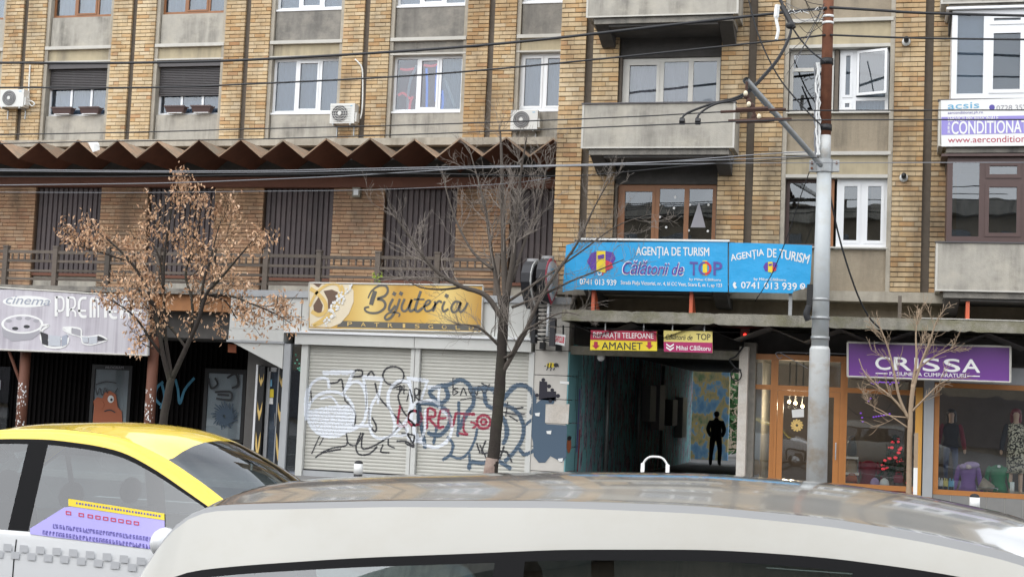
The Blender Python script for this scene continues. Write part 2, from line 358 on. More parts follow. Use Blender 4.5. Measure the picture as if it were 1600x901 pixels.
def text(s, quad, Y, mat, parent, shear=0, off=0.0, name='lettering', mirror=False, xf=None):
    """lettering fitted into a quad of four photo pixels (left-top, right-top, right-bottom, left-bottom) on plane Y"""
    if len(quad) == 2:
        (a, b_), (c_, d) = quad; quad = [(a, b_), (c_, b_), (c_, d), (a, d)]
    TEXTS.append((s, quad, Y, mat, parent, shear, off, name, mirror, xf))
def flush_texts():
    obs = []
    for t in TEXTS:
        cu = bpy.data.curves.new('t', 'FONT'); cu.body = t[0]; cu.shear = t[5]; cu.resolution_u = 4
        o = bpy.data.objects.new('t', cu); COL.objects.link(o); obs.append(o)
    dg = bpy.context.evaluated_depsgraph_get(); dg.update()
    for t, o in zip(TEXTS, obs):
        me = bpy.data.meshes.new_from_object(o.evaluated_get(dg)); n = len(me.vertices)
        co = np.zeros(n*3); me.vertices.foreach_get('co', co); co = co.reshape(-1, 3)
        lo, hi = co.min(0), co.max(0); uv = (co[:, :2]-lo[:2])/np.maximum(hi[:2]-lo[:2], 1e-6)
        if t[8]: uv[:, 0] = 1-uv[:, 0]
        if t[9]:
            new = np.array([t[9](u, v_) for u, v_ in uv])
        else:
            q = np.array([P(x, y, t[2]) for x, y in t[1]])
            u, v_ = uv[:, :1], uv[:, 1:2]
            new = (q[3]*(1-u)+q[2]*u)*(1-v_)+(q[0]*(1-u)+q[1]*u)*v_
        if t[6] > 0:                       # bold face: the outline struck several times, a hair apart
            hgt = float(np.ptp(new[:, 2])); s_ = t[6]*hgt*.55; fs = [tuple(p_.vertices) for p_ in me.polygons]; vs = []; ff = []
            for k, (dx, dz) in enumerate(((0, 0), (s_, 0), (-s_, 0), (0, s_), (0, -s_), (s_*.7, s_*.7), (-s_*.7, -s_*.7), (s_*.7, -s_*.7), (-s_*.7, s_*.7))):
                vs += [tuple(p_) for p_ in new+np.array([dx, .0002*k, dz])]; ff += [tuple(i+k*n for i in f_) for f_ in fs]
            me = bpy.data.meshes.new(t[7]); me.from_pydata(vs, [], ff)
        else: me.vertices.foreach_set('co', new.ravel())
        me.update(); me.materials.clear()
        obj(t[7], me, t[3], t[4])
    for o in obs:
        cu = o.data; bpy.data.objects.remove(o); bpy.data.curves.remove(cu)

# bricks: gathered per building; the 300 that show largest become parts, the rest one mass
def brick_fill(store, x0, x1, z0, z1, yf, strip, course=.1031, Lb=.305, depth=.07, jit=.006):
    row = 0; z = z0
    while z < z1-.03:
        h = min(course-.02, z1-z)
        off = [0, .5, .25, .75][row % 4] if x1-x0 > .8 else [0, .5][row % 2]
        cuts = [x0]; c = x0+Lb*(off if off else 1)
        if random.random() < .15: c -= .08
        while c < x1-.06: cuts.append(c); c += Lb*(1 if random.random() > .12 else .5)
        cuts.append(x1)
        for a, b_ in zip(cuts, cuts[1:]):
            d = random.uniform(-jit, jit)
            store.append((a+.0045, b_-.0045, yf+d, yf+d+depth, z+random.uniform(-.002, .002), z+h, strip))
        z += course; row += 1
def brick_build(store, root, single, mass, limit=300, zmax=12.2):
    key = lambda s: (s[5] > zmax, (s[0]-CAM[0])**2+(s[2]-CAM[1])**2+(s[5]-CAM[2])**2)
    store.sort(key=key)
    cache = {}
    for s in store[:limit]:
        dims = (round(s[1]-s[0], 2), round(s[3]-s[2], 2), round(s[5]-s[4], 2))
        if dims not in cache:
            a, b_, c = (d/2 for d in dims); me = bx(-a, a, -b_, b_, -c, c).mesh('brick'); me.materials.append(MATS[single]); cache[dims] = me
        o = bpy.data.objects.new('brick', cache[dims]); COL.objects.link(o); o.parent = s[6]
        o.location = ((s[0]+s[1])/2, (s[2]+s[3])/2, (s[4]+s[5])/2)
    mb = MB()
    for s in store[limit:]: mb.box(*s[:6])
    obj('brickwork', mb, mass, root, kind='stuff')
def window(root, x0, x1, z0, z1, y, splits, fm, fwid=.06, gl='glass', sash=(), curtain=None, cur_range=(0, 1), transom=None, room=True, label=None, sill=None, top=1.0):
    mb = MB(); d = .07
    mb.box(x0, x0+fwid, y, y+d, z0, z1); mb.box(x1-fwid, x1, y, y+d, z0, z1)
    mb.box(x0+fwid, x1-fwid, y, y+d, z0, z0+fwid); mb.box(x0+fwid, x1-fwid, y, y+d, z1-fwid, z1)
    xs = [x0+fwid/2]+[x0+(x1-x0)*s for s in splits]+[x1-fwid/2]
    for xm in xs[1:-1]: mb.box(xm-fwid*.6, xm+fwid*.6, y+.002, y+d-.002, z0+fwid, z1-fwid)
    w = obj('window', mb, fm, root, label=label)
    for i, (a, b_) in enumerate(zip(xs, xs[1:])):
        a, b_ = a+fwid*.5, b_-fwid*.5
        zs = [(z0+fwid, z1-fwid)]
        if transom and i in transom:
            zt = z0+(z1-z0)*transom[i]; obj('transom_bar', bx(a, b_, y+.003, y+d-.003, zt-fwid*.5, zt+fwid*.5), fm, w)
            zs = [(z0+fwid, zt-fwid*.5), (zt+fwid*.5, z1-fwid)]
        for j, (za, zb) in enumerate(zs):
            pa, pb, pc, pd = a, b_, za, zb
            if i in sash:
                s_ = MB(); e = fwid*.75; q = y-.015
                s_.box(a, a+e, q, q+.05, za, zb); s_.box(b_-e, b_, q, q+.05, za, zb); s_.box(a+e, b_-e, q, q+.05, za, za+e); s_.box(a+e, b_-e, q, q+.05, zb-e, zb)
                obj('sash', s_, fm, w); pa, pb, pc, pd = a+e, b_-e, za+e, zb-e
            obj('pane', bx(pa, pb, y+.03, y+.036, pc, pd), gl, w)
    if sill: obj('sill', bx(x0-.04, x1+.04, y-.12, y+.02, z0-.05, z0-.003), sill, w)
    if curtain:
        ca, cb = x0+(x1-x0)*cur_range[0], x0+(x1-x0)*cur_range[1]; n = 60; mb = MB()
        vs = []; zt = z0+(z1-z0)*top
        for i in range(n+1):
            x = ca+(cb-ca)*i/n; yy = y+.16+.025*math.sin(i*1.3)+.012*math.sin(i*2.9+1)
            vs += [(x, yy, z0+.01), (x, yy, zt)]
        mb.add(vs, [(2*i, 2*i+2, 2*i+3, 2*i+1) for i in range(n)]); obj('curtain', mb, curtain, w, True)
    return w
# ================================================================== the setting
ZR = -.12
struct('ground', bx(-150, 150, -160, 160, -1.2, -.30), 'asphalt')
struct('road', bx(-90, 90, -27.2, -3.3, -.25, ZR), 'asphalt')
struct('pavement', bx(-90, 90, -3.15, 60, -.25, 0), 'pavement')
struct('pavement_near', bx(-90, 90, -60, -27.35, -.25, 0), 'pavement')
struct('kerb', bx(-90, 90, -3.3, -3.15, -.25, .012), 'kerb')
struct('kerb_near', bx(-90, 90, -27.35, -27.2, -.25, .012), 'kerb')
mk = MB()
for k in range(-8, 9):
    for yy in (-19.3, -11.0, -7.2): mk.box(k*6-1.5, k*6+1.5, yy-.06, yy+.06, ZR+.001, ZR+.005)
struct('lane_marking', mk, 'road_paint')

# street front behind the camera (shows only in reflections)
OP = thing('opposite_building', 'long pale block across the street, seen only as reflections in glass and car roofs', 'building', (0, -50, 0))
obj('wall', bx(-75, 75, -56, -50, 0, 13), 'plaster_tan', OP); obj('cornice', bx(-75.2, 75.2, -49.95, -49.4, 12.6, 13.3), 'concrete', OP); obj('shop_band', bx(-75, 75, -49.96, -49.7, .3, 3.2), 'roller', OP)
wm = MB()
for k in range(-24, 25):
    for z in (4.6, 7.4, 10.2): wm.box(k*3-.8, k*3+.8, -49.98, -49.9, z, z+1.5)
obj('window', wm, 'glass_dark', OP, kind='stuff')

# ================================================================== set-back building on the left
YL = 4.8
LB = thing('apartment_building', 'set-back brick apartment block on the left, above the zigzag canopy', 'building', (-17, YL, 0))
G = [-23.91+3.44*k for k in range(-1, 6)]
ZB, ZTOP = 8.54, 13.3
store = []
for g in G:
    for a, b_ in ((g-.66, g-.075), (g+.075, g+.66)):
        st = obj('brick_strip', bx(a+.012, b_-.012, YL+.03, YL+.6, ZB, 16), 'mortar', LB)
        brick_fill(store, a, b_, ZB+.005, ZTOP, YL, st)
    obj('groove_strip', bx(g-.088, g+.088, YL+.11, YL+.55, ZB, 16), 'groove', LB)
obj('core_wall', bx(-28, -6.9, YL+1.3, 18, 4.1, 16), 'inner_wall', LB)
obj('floor_belt', bx(-28, -6.9, YL-.10, YL+1.3, 8.35, 8.537), 'concrete_pale', LB)
for k, g in enumerate(G[:-1]):
    a, b_ = g+.66, g+2.78                         # bay opening between two pilasters
    pm = 'concrete' if k in (0, 1, 2) else 'concrete_dark'
    obj('jamb', bx(a, a+.10, YL+.06, YL+.6, ZB, 16), 'concrete_pale', LB); obj('jamb', bx(b_-.10, b_, YL+.06, YL+.6, ZB, 16), 'concrete_pale', LB)
    a, b_ = a+.10, b_-.10
    for z0 in (ZB, 11.21):
        obj('spandrel_panel', bx(a+.02, b_-.02, YL+.14, YL+.5, z0+.03, z0+(.72 if z0 == ZB else .86)), pm if z0 > 9 or k in (1, 2) else 'concrete', LB)
    obj('ledge', bx(a-.08, b_+.08, YL+.02, YL+.5, 11.13, 11.22), 'trim_white', LB)
    obj('lintel', bx(a, b_, YL+.12, YL+.5, 10.81, 11.127), 'lintel_beige' if k != 4 else 'concrete_dark', LB)
    obj('lintel_trim', bx(a-.08, b_+.08, YL+.05, YL+.5, 10.765, 10.807), 'trim_white', LB)
    obj('floor_edge', bx(a-.05, b_+.05, YL+.5, YL+1.3, 10.7, 11.3), 'inner_wall', LB)
    z0, z1 = 9.28, 10.762; yw = YL+.24
    if k in (0, 1, 2):
        zb = {0: 9.6, 1: 10.03, 2: 9.80}[k]
        window(LB, a, b_, z0, z1, yw+.06, (.36, .69), 'upvc', .055, 'glass', (), 'curtain_blue')
        rs = obj('roller_shutter', bx(a+.01, b_-.01, yw-.12, yw+.05, 10.60, z1-.003), 'roller', LB)
        z = zb
        while z < 10.60:
            obj('slat', MB().prismx([(yw+.02, z), (yw-.005, z+.012), (yw-.005, z+.035), (yw+.02, z+.046)], a+.02, b_-.02), 'roller', rs); z += .047
    elif k == 3:
        window(LB, a, b_, z0, z1, yw, (.35, .70), 'upvc', .07, 'glass', (1,), 'curtain_blue', sill='upvc')
    elif k == 4:
        w4 = window(LB, a, b_, z0, z1, yw, (.35, .66), 'upvc', .07, 'glass', (1,), 'curtain', (.66, 1), sill='upvc')
        obj('curtain', bx(a+.07, a+.66*(b_-a), yw+.24, yw+.25, z0+.05, z1-.05), 'drape_red', w4)
        for m_, pts in (('garland_red', [(.06, .80), (.15, .78), (.26, .80)]), ('garland_red', [(.05, .32), (.12, .36), (.22, .26)]), ('garland_red', [(.40, .86), (.52, .84), (.62, .88)]), ('garland_red', [(.22, .04), (.23, .2), (.26, .3)]),
                        ('garland_blue', [(.44, .8), (.46, .5), (.47, .08)]), ('garland_blue', [(.60, .85), (.59, .5), (.60, .2)]), ('garland_blue', [(.68, .4), (.70, .2), (.69, .05)]),
                        ('p_white', [(.30, .86), (.22, .6), (.19, .3), (.2, .05)]), ('p_white', [(.70, .62), (.78, .4), (.87, .1)])):
            obj('garland', MB().tube(catmull([(a+(b_-a)*u, yw+.12, z0+(z1-z0)*v) for u, v in pts]), .034 if m_ != 'p_white' else .036, 5), m_, w4)
    else:
        window(LB, a, b_, z0, z1, yw, (.33, .66), 'upvc', .07, 'glass', (0, 1), 'curtain_blue', sill='upvc')
    z0, z1 = 12.10, 13.6
    if k in (0, 1, 2): window(LB, a, b_, z0, z1, yw, (.36, .72), 'frame_wood', .06, 'glass', (1,), 'curtain')
    else: window(LB, a, b_, z0, z1, yw, (.34, .68), 'upvc', .07, 'glass', (1,), 'curtain', sill='upvc')
# terrace storey under the canopy
YT = 5.0; ZT0, ZT1 = 4.15, 7.26
pan = [(-23.32, -21.25), (-19.80, -17.79), (-16.36, -14.35), (-12.92, -10.93), (-9.50, -7.4)]
edges = [-26.0]+[v for p_ in pan for v in p_]+[-6.9]
ostore = []
for a, b_ in zip(edges[0::2], edges[1::2]):
    st = obj('brick_panel', bx(a+.01, b_-.01, YT+.03, YT+1.2, ZT0, ZT1+.3), 'mortar_brown', LB)
    brick_fill(ostore, a, b_, ZT0+.25, ZT1, YT, st, jit=.004)
for a, b_ in pan:
    sp = obj('terrace_shutter', bx(a+.02, b_-.02, YT+.16, YT+.3, 4.86, ZT1), 'slat_brown', LB)
    n = 13; w_ = (b_-a-.04)/n
    for i in range(n):
        x = a+.02+i*w_; dz_ = random.uniform(0, .02)
        obj('slat', MB().add([(x+.012, YT+.16, 4.87), (x+w_-.004, YT+.16, 4.87), (x+w_-.02, YT+.115, 4.87), (x+.035, YT+.115, 4.87),
                              (x+.012, YT+.16, ZT1), (x+w_-.004, YT+.16, ZT1), (x+w_-.02, YT+.115, ZT1), (x+.035, YT+.115, ZT1)],
                             [(3, 2, 6, 7), (0, 3, 7, 4), (2, 1, 5, 6), (0, 1, 2, 3)]), 'slat_brown', sp)
    obj('sill', bx(a, b_, YT+.05, YT+.3, 4.78, 4.857), 'beam_brown', LB)
    obj('spandrel_panel', bx(a+.01, b_-.01, YT+.14, YT+.3, ZT0, 4.777), 'concrete', LB)
obj('canopy_beam', bx(-28, -6.9, YT-.12, YT+.2, ZT1+.003, 7.53), 'beam_brown', LB)
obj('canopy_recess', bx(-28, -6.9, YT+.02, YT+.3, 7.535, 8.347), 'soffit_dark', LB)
# folded-plate canopy: every fold is a piece
YC0 = 2.9; per = 1.166; xs0 = -27.75
can = obj('canopy', bx(-28, -6.9, YT-.06, YT+.018, 7.72, 8.0), 'soffit_dark', LB)
x = xs0; th = .042; zrow = lambda q: (8.13 if q % 2 else 7.71)+.02*math.sin(q*7.3)+.012*math.sin(q*3.1); q_ = 0
while x < -7.2:
    for (xa, za), (xb, zb_) in (((x-per/2, zrow(q_)), (x, zrow(q_+1))), ((x, zrow(q_+1)), (x+per/2, zrow(q_+2)))):
        j = random.uniform(-.012, .012)
        mb = MB().add([(xa, YC0+j, za), (xb, YC0+j, zb_), (xb, YT-.07, zb_-.02), (xa, YT-.07, za-.02)], [(0, 1, 2, 3)])
        obj('fold_plate', mb, 'awning_brown', can)
        mb = MB().add([(xa, YC0+j-.01, za), (xb, YC0+j-.01, zb_), (xb, YC0+j-.01, zb_+th), (xa, YC0+j-.01, za+th), (xa, YT-.07, za+th), (xb, YT-.07, zb_+th), (xa, YC0+j+.05, za+.001), (xb, YC0+j+.05, zb_+.001)],
                      [(0, 1, 2, 3), (3, 2, 5, 4), (0, 6, 7, 1)])
        obj('fold_edge', mb, 'awning_edge', can)
    x += per; q_ += 2
for s_ in ostore: store.append(s_)
yel = [s_ for s_ in store if s_[2] < YL+.1]; org = [s_ for s_ in store if s_[2] >= YL+.1]
brick_build(yel, LB, 'brick_single', 'brick_mass', 160, 12.3); brick_build(org, LB, 'obrick_single', 'obrick_mass', 140)

# small things on the left facade
def ac_unit(x, z, y, label, w=.80, h=.56, pipe=None, ring=False):
    t = thing('air_conditioner', label, 'air conditioner', (x+w/2, y, z), 'outdoor air conditioner units')
    obj('casing', bx(x, x+w, y-.30, y-.02, z, z+h), 'ac_white', t)
    obj('side_cover', bx(x+w+.002, x+w+.05, y-.27, y-.06, z+.05, z+h*.55), 'ac_white', t)
    cx, cz = x+w*.40, z+h*.5; r = h*.42
    f = obj('fan', MB().prism([(cx+r*math.cos(i*.2617), cz+r*math.sin(i*.2617)) for i in range(24)], y-.309, y-.301), 'ac_grey' if ring else 'ac_dark', t)
    mb = MB()
    for q in (.25, .5, .75, .98):
        mb.tube([(cx+r*q*math.cos(i*.2617), y-.318, cz+r*q*math.sin(i*.2617)) for i in range(25)], .006, 4)
    if not ring:
        for i in range(7): zz = z+h*(.1+.13*i); mb.tube([(x+.04, y-.322, zz), (x+w*.86, y-.322, zz)], .006, 4)
    obj('grille', mb, 'ac_white' if not ring else 'ac_dark', f)
    obj('hub', MB().prism([(cx+.05*math.cos(i*.52), cz+.05*math.sin(i*.52)) for i in range(12)], y-.332, y-.325), 'ac_white', f)
    obj('badge', bx(x+w*.80, x+w*.90, y-.304, y-.301, z+h*.86, z+h*.90), 'p_cyan', t)
    for xx in (x+.08, x+w-.12): obj('bracket', MB().box(xx, xx+.03, y-.32, y+.12, z-.05, z-.005).box(xx, xx+.03, y-.02, y+.1, z-.30, z-.052), 'galv', t)
    if pipe: obj('pipe', MB().tube(catmull(pipe), .022, 6), 'ac_white', t, True)
    return t
X0, X1, Z0, Z1 = prect(3, 141, 40, 168, YL-.2)
ac_unit(X0, Z0, YL, 'white air conditioner with grey round fan, at the far left edge of the brick front', X1-X0, Z1-Z0,
        [P(44, 160, YL-.1), P(50, 166, YL-.1), P(54, 162, YL-.1), P(49, 158, YL-.1), P(44, 157, YL-.1), P(45, 140, YL-.05), P(46, 120, YL-.04), P(47, 102, YL-.03)], True)
X0, X1, Z0, Z1 = prect(518, 163, 556, 194, YL-.2)
ac_unit(X0, Z0, YL, 'white air conditioner with wire grille, between two white three-pane windows', X1-X0, Z1-Z0,
        [P(563, 186, YL-.1), P(566, 170, YL-.05), P(567, 140, YL-.04), P(566, 108, YL-.04), P(560, 98, YL-.04), P(555, 93, YL-.02)])
X0, X1, Z0, Z1 = prect(799, 173, 841, 203, YL-.1)
ac_unit(X0, Z0, YL+.12, 'white air conditioner with ringed fan, under the last window before the corner pilaster', X1-X0, Z1-Z0, None, True)
for k, (px_, side) in enumerate(((99, 'left'), (142, 'right'), (275, 'left'), (316, 'right'))):
    a = PX(px_-15, 171, YL+.1); b_ = PX(px_+16, 171, YL+.1); z = 9.30
    t = thing('flower_box', 'brown plastic flower box, %s one of the pair under the %s half-lowered roller shutter' % (side, 'shorter' if k < 2 else 'longer'), 'flower box', ((a+b_)/2, YL+.1, z), 'flower boxes on the window sills')
    obj('trough', MB().add([(a+.05, YL+.02, z), (b_-.05, YL+.02, z), (b_-.05, YL+.16, z), (a+.05, YL+.16, z), (a, YL-.02, z+.17), (b_, YL-.02, z+.17), (b_, YL+.2, z+.17), (a, YL+.2, z+.17)],
        [(0, 3, 2, 1), (0, 1, 5, 4), (1, 2, 6, 5), (2, 3, 7, 6), (3, 0, 4, 7)]), 'frame_brown', t)
    obj('rim', MB().box(a-.012, b_+.012, YL-.035, YL-.008, z+.15, z+.185).box(a-.012, b_+.012, YL+.19, YL+.215, z+.15, z+.185), 'frame_brown', t)
    obj('soil', bx(a+.02, b_-.02, YL+.0, YL+.19, z+.12, z+.14), 'rubber', t)
    obj('saucer', bx(a+.08, b_-.08, YL+.01, YL+.17, z-.018, z-.002), 'upvc', t)
mb = MB().add([P(137, 222, 3.1), P(152, 221, 3.1), P(156, 234, 2.88), P(145, 238, 2.88), P(147, 225, 2.85), P(155, 226, 2.84)], [(0, 1, 5, 4), (4, 5, 2, 3), (0, 4, 3)])
tag(obj('plastic_sheet', mb, 'p_white'), 'scrap of white plastic sheet caught on the zigzag canopy', 'plastic sheet')
lb = thing('wall_lamp', 'small square metal lamp box high on the terrace brick pier', 'lamp', P(557, 300, YT))
X0, X1, Z0, Z1 = prect(551, 293, 563, 308, YT-.1)
obj('housing', bx(X0, X1, YT-.14, YT, Z0, Z1), 'concrete_moss', lb); obj('lens', bx(X0+.04, X1-.04, YT-.15, YT-.142, Z0+.05, Z1-.05), 'lamp_lens', lb)

# terrace balustrade of weathered timber
YBal = .5
BAL = thing('balustrade', 'weathered grey timber balustrade along the terrace above the shop signs', 'balustrade', (-14, YBal, 4.12))
posts = [-22.4, -21.0, -19.62, -18.2, -16.85, -15.45, -14.08, -12.76, -11.32, -9.9, -8.5]
for p_ in posts:
    obj('post', MB().box(p_-.06, p_+.06, YBal-.06, YBal+.06, 4.12, 5.08).box(p_-.07, p_+.07, YBal-.07, YBal+.07, 5.082, 5.12), 'old_wood', BAL)
for i, (a, b_) in enumerate(zip(posts, posts[1:])):
    for z, h in ((4.97, .075), (4.74, .06), (4.52, .055), (4.31, .055)):
        dz = random.uniform(-.012, .012); obj('rail', bx(a+.062, b_-.062, YBal-.03, YBal+.03, z-h/2+dz, z+h/2+dz), 'old_wood', BAL)
    if i % 2 == 1 or i in (8,):
        for q in range(1, 8): xx = a+(b_-a)*q/8; obj('baluster', bx(xx-.017, xx+.017, YBal-.018, YBal+.018, 4.785, 4.922), 'old_wood', BAL)
pl = thing('weed', 'tuft of yellow-green weeds growing on the terrace edge above the gold sign', 'plant', P(590, 440, .3))
for q in range(26):
    c = np.array(P(590+random.uniform(-9, 9), 432+random.uniform(-8, 8), .25)); mb = MB() if q == 0 else mb
    s_ = .035; a1 = random.uniform(0, 6.28); d1 = np.array([math.cos(a1), 0, math.sin(a1)])*s_; d2 = np.array([-math.sin(a1)*.4, .5, math.cos(a1)*.4])*s_
    mb.add([c-d1, c+d2, c+d1, c-d2], [(0, 1, 2, 3)])
obj('leaves', mb, 'green_leaf', pl, kind='stuff')
obj('stem', MB().tube([P(590, 444, .3), P(588, 436, .27), P(592, 428, .25)], .008, 4), 'old_wood', pl)

# ================================================================== right-hand block
RB = thing('apartment_building', 'brick apartment block on the right, with concrete balconies above the passage', 'building', (-1.5, 0, 0))
ZQ, ZT = 4.40, 11.4; rstore = []
strips = [(-7.15, -6.58), (-6.42, -5.84), (-3.63, -3.05), (-2.89, -2.31), (-.07, .53), (.69, 1.28), (3.5, 4.08)]
for a, b_ in strips:
    st = obj('brick_strip', bx(a+.012, b_-.012, .03, .7, ZQ, 16), 'mortar', RB); brick_fill(rstore, a, b_, ZQ+.01, ZT, 0, st)
for a, b_ in ((-6.59, -6.41), (-3.06, -2.88), (.52, .70)):
    obj('groove_strip', bx(a, b_, .14, .6, ZQ, 16), 'groove', RB)
obj('side_wall', bx(-7.13, -6.9, .71, 18, 4.4, 16), 'mortar', RB)
brick_build(rstore, RB, 'rbrick_single', 'rbrick_mass', 300, 10.4)
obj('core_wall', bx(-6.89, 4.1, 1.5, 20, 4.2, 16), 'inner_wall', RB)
obj('base_beam', bx(-7.15, 4.1, -.07, 1.5, 4.19, 4.397), 'concrete_pale', RB)
obj('recess_wall', bx(-6.88, 4.1, .55, 1.5, 3.82, 4.187), 'plaster_tan', RB)
lg = MB(); n = 120; vs = []                          # chipped, uneven edge
for i in range(n+1):
    x = -6.66+12.66*i/n; j1, j2, j3 = (random.uniform(-1, 1) for _ in range(3)); ch = .025 if random.random() < .06 else 0
    vs += [(x, -.95+.006*j3, 3.58+.006*j1+ch), (x, -.95+.006*j3, 3.81+.005*j2-ch*.6), (x, 1.5, 3.81), (x, 1.5, 3.58)]
lg.add(vs, [(4*i+k, 4*i+4+k, 4*i+4+(k+1) % 4, 4*i+(k+1) % 4) for i in range(n) for k in range(4)]+[(0, 1, 2, 3), (4*n+3, 4*n+2, 4*n+1, 4*n)])
obj('ledge', lg, 'concrete_moss', RB)
cap = obj('ledge_cap', bx(.55, 6.0, -.965, -.3, 3.812, 3.83), 'trim_white', RB)
x = -6.6                                            # folded soffit beneath the ledge
while x < 4.2:
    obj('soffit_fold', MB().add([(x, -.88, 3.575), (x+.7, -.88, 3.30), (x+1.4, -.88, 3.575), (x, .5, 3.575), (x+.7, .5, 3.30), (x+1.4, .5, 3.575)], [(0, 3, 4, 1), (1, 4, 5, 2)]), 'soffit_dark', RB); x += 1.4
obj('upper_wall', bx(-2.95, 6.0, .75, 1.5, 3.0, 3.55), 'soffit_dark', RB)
# bay with paired windows
a, b_ = -2.31, -.07
for x0_, x1_ in ((a, a+.09), (b_-.09, b_)): obj('jamb', bx(x0_, x1_, .04, .6, ZQ, 12), 'concrete_pale', RB)
a += .09; b_ -= .09
for z0, z1, m_ in ((ZQ, 5.28, 'plaster_tan'), (7.30, 8.09, 'plaster_tan'), (10.12, 10.95, 'plaster_tan')): obj('spandrel_panel', bx(a, b_, .12, .6, z0, z1), m_, RB)
for z in (5.285, 8.10, 10.96): obj('sill_board', bx(a-.03, b_+.03, .03, .6, z, z+.03), 'trim_white', RB)
for z0, z1 in ((6.83, 7.22), (9.56, 10.03)): obj('lintel', bx(a, b_, .10, .6, z0, z1), 'lintel_beige', RB)
for z in (7.222, 10.032): obj('ledge', bx(a-.05, b_+.05, .02, .6, z, z+.075), 'trim_white', RB)
for z in (6.75, 9.49): obj('lintel_trim', bx(a-.05, b_+.05, .05, .6, z, z+.07), 'trim_white', RB)
X0, X1, Z0, Z1 = prect(1234, 72, 1312, 172, .25); Z0 = 8.14; Z1 = 9.48
window(RB, X0, X1-.12, Z0, Z1, .25, (), 'upvc_old', .075, 'glass_dark', (), 'blind_grey', transom={0: .70})
obj('post', bx(X1-.10, X1-.02, .2, .32, 8.14, 9.48), 'groove', RB)
wr = window(RB, X1, b_-.02, Z0, Z1, .25, (.30,), 'upvc', .07, 'glass', (0,), 'curtain', transom={0: .22, 1: .22})
sx0, sx1 = X1+.34*(b_-X1), b_-.06                     # the sash that stands ajar, tilted out
mb = MB(); zz0, zz1 = 8.50, 9.44
def tilt(x, z, y): k = (x-sx0)/(sx1-sx0); return (x, .20+y-.22*k, z-.05*(1-k)*0)
for (xa, xb, za, zb) in ((sx0, sx0+.05, zz0, zz1), (sx1-.05, sx1, zz0, zz1), (sx0+.05, sx1-.05, zz0, zz0+.05), (sx0+.05, sx1-.05, zz1-.05, zz1)):
    mb.add([tilt(xa, za, 0), tilt(xb, za, 0), tilt(xb, zb, 0), tilt(xa, zb, 0), tilt(xa, za, .05), tilt(xb, za, .05), tilt(xb, zb, .05), tilt(xa, zb, .05)],
           [(0, 1, 2, 3), (5, 4, 7, 6), (0, 4, 5, 1), (3, 2, 6, 7), (1, 5, 6, 2), (0, 3, 7, 4)])
obj('sash', mb, 'upvc', wr, label='white window sash standing ajar')
obj('pane', MB().add([tilt(sx0+.05, zz0+.05, .02), tilt(sx1-.05, zz0+.05, .02), tilt(sx1-.05, zz1-.05, .02), tilt(sx0+.05, zz1-.05, .02)], [(0, 1, 2, 3)]), 'glass_dark', wr)
X0, X1, Z0, Z1 = prect(1225, 276, 1280, 382, .25); Z0 = 5.32; Z1 = 6.745
window(RB, a+.01, X1+.14, Z0, Z1, .27, (), 'frame_brown', .07, 'glass_dark', (), 'blind_beige', (0, 1))
obj('post', bx(X1+.16, X1+.30, .2, .34, 5.32, 6.745), 'frame_wood', RB)
X0, X1, Z0, Z1 = prect(1307, 277, 1388, 386, .2)
window(RB, X0, X1, 5.32, 6.745, .2, (.5,), 'upvc', .085, 'glass_dark', (0, 1), None, sill='upvc')
for q in (0, 1): obj('blind', bx(X0+.14+q*.55, X0+.55+q*.55, .30, .31, 5.95, 6.6), 'blind_beige', RB)
# openings with balconies
def balcony(x0, x1, ztop, zbot, yf, root, brackets=True, mat='concrete'):
    bal = obj('balcony', MB().box(x0, x1, yf, yf+.09, zbot, ztop).box(x0, x0+.09, yf+.091, -.002, zbot, ztop).box(x1-.09, x1, yf+.091, -.002, zbot, ztop), mat, root)
    obj('edge_trim', MB().box(x0-.012, x0+.03, yf-.012, yf-.001, zbot-.012, ztop).box(x1-.03, x1+.012, yf-.012, yf-.001, zbot-.012, ztop).box(x0+.03, x1-.03, yf-.012, yf-.001, zbot-.012, zbot+.018), 'trim_white', bal)
    obj('capping', bx(x0-.03, x1+.03, yf-.03, yf+.12, ztop+.002, ztop+.03), 'roller', bal)
    s0, s1 = x0+.15, x1-.10; zs = zbot-.135
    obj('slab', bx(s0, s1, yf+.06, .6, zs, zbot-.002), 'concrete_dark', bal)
    if brackets:
        for xa, xb, q in ((s0+.02, s0+.30, 1), (s1-.30, s1-.02, -1)):
            obj('bracket', MB().prismx([(yf+.1, zs-.001), (.5, zs-.001), (.5, zs-.28), (-.1, zs-.28)], xa, xb), 'soffit_dark', bal)
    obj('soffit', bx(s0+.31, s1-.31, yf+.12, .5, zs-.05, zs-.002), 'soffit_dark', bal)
    return bal
for zt, zb in ((10.95, 9.985), (8.12, 7.20)): balcony(-6.37, -3.20, zt, zb, -1.0, RB)
balcony(-6.42, -3.16, 5.24, 4.40, -.95, RB)
balcony(.80, 4.3, 5.30, 4.37, -1.0, RB); balcony(.80, 4.3, 8.10, 7.22, -1.0, RB); balcony(.80, 4.3, 10.95, 10.06, -1.0, RB)
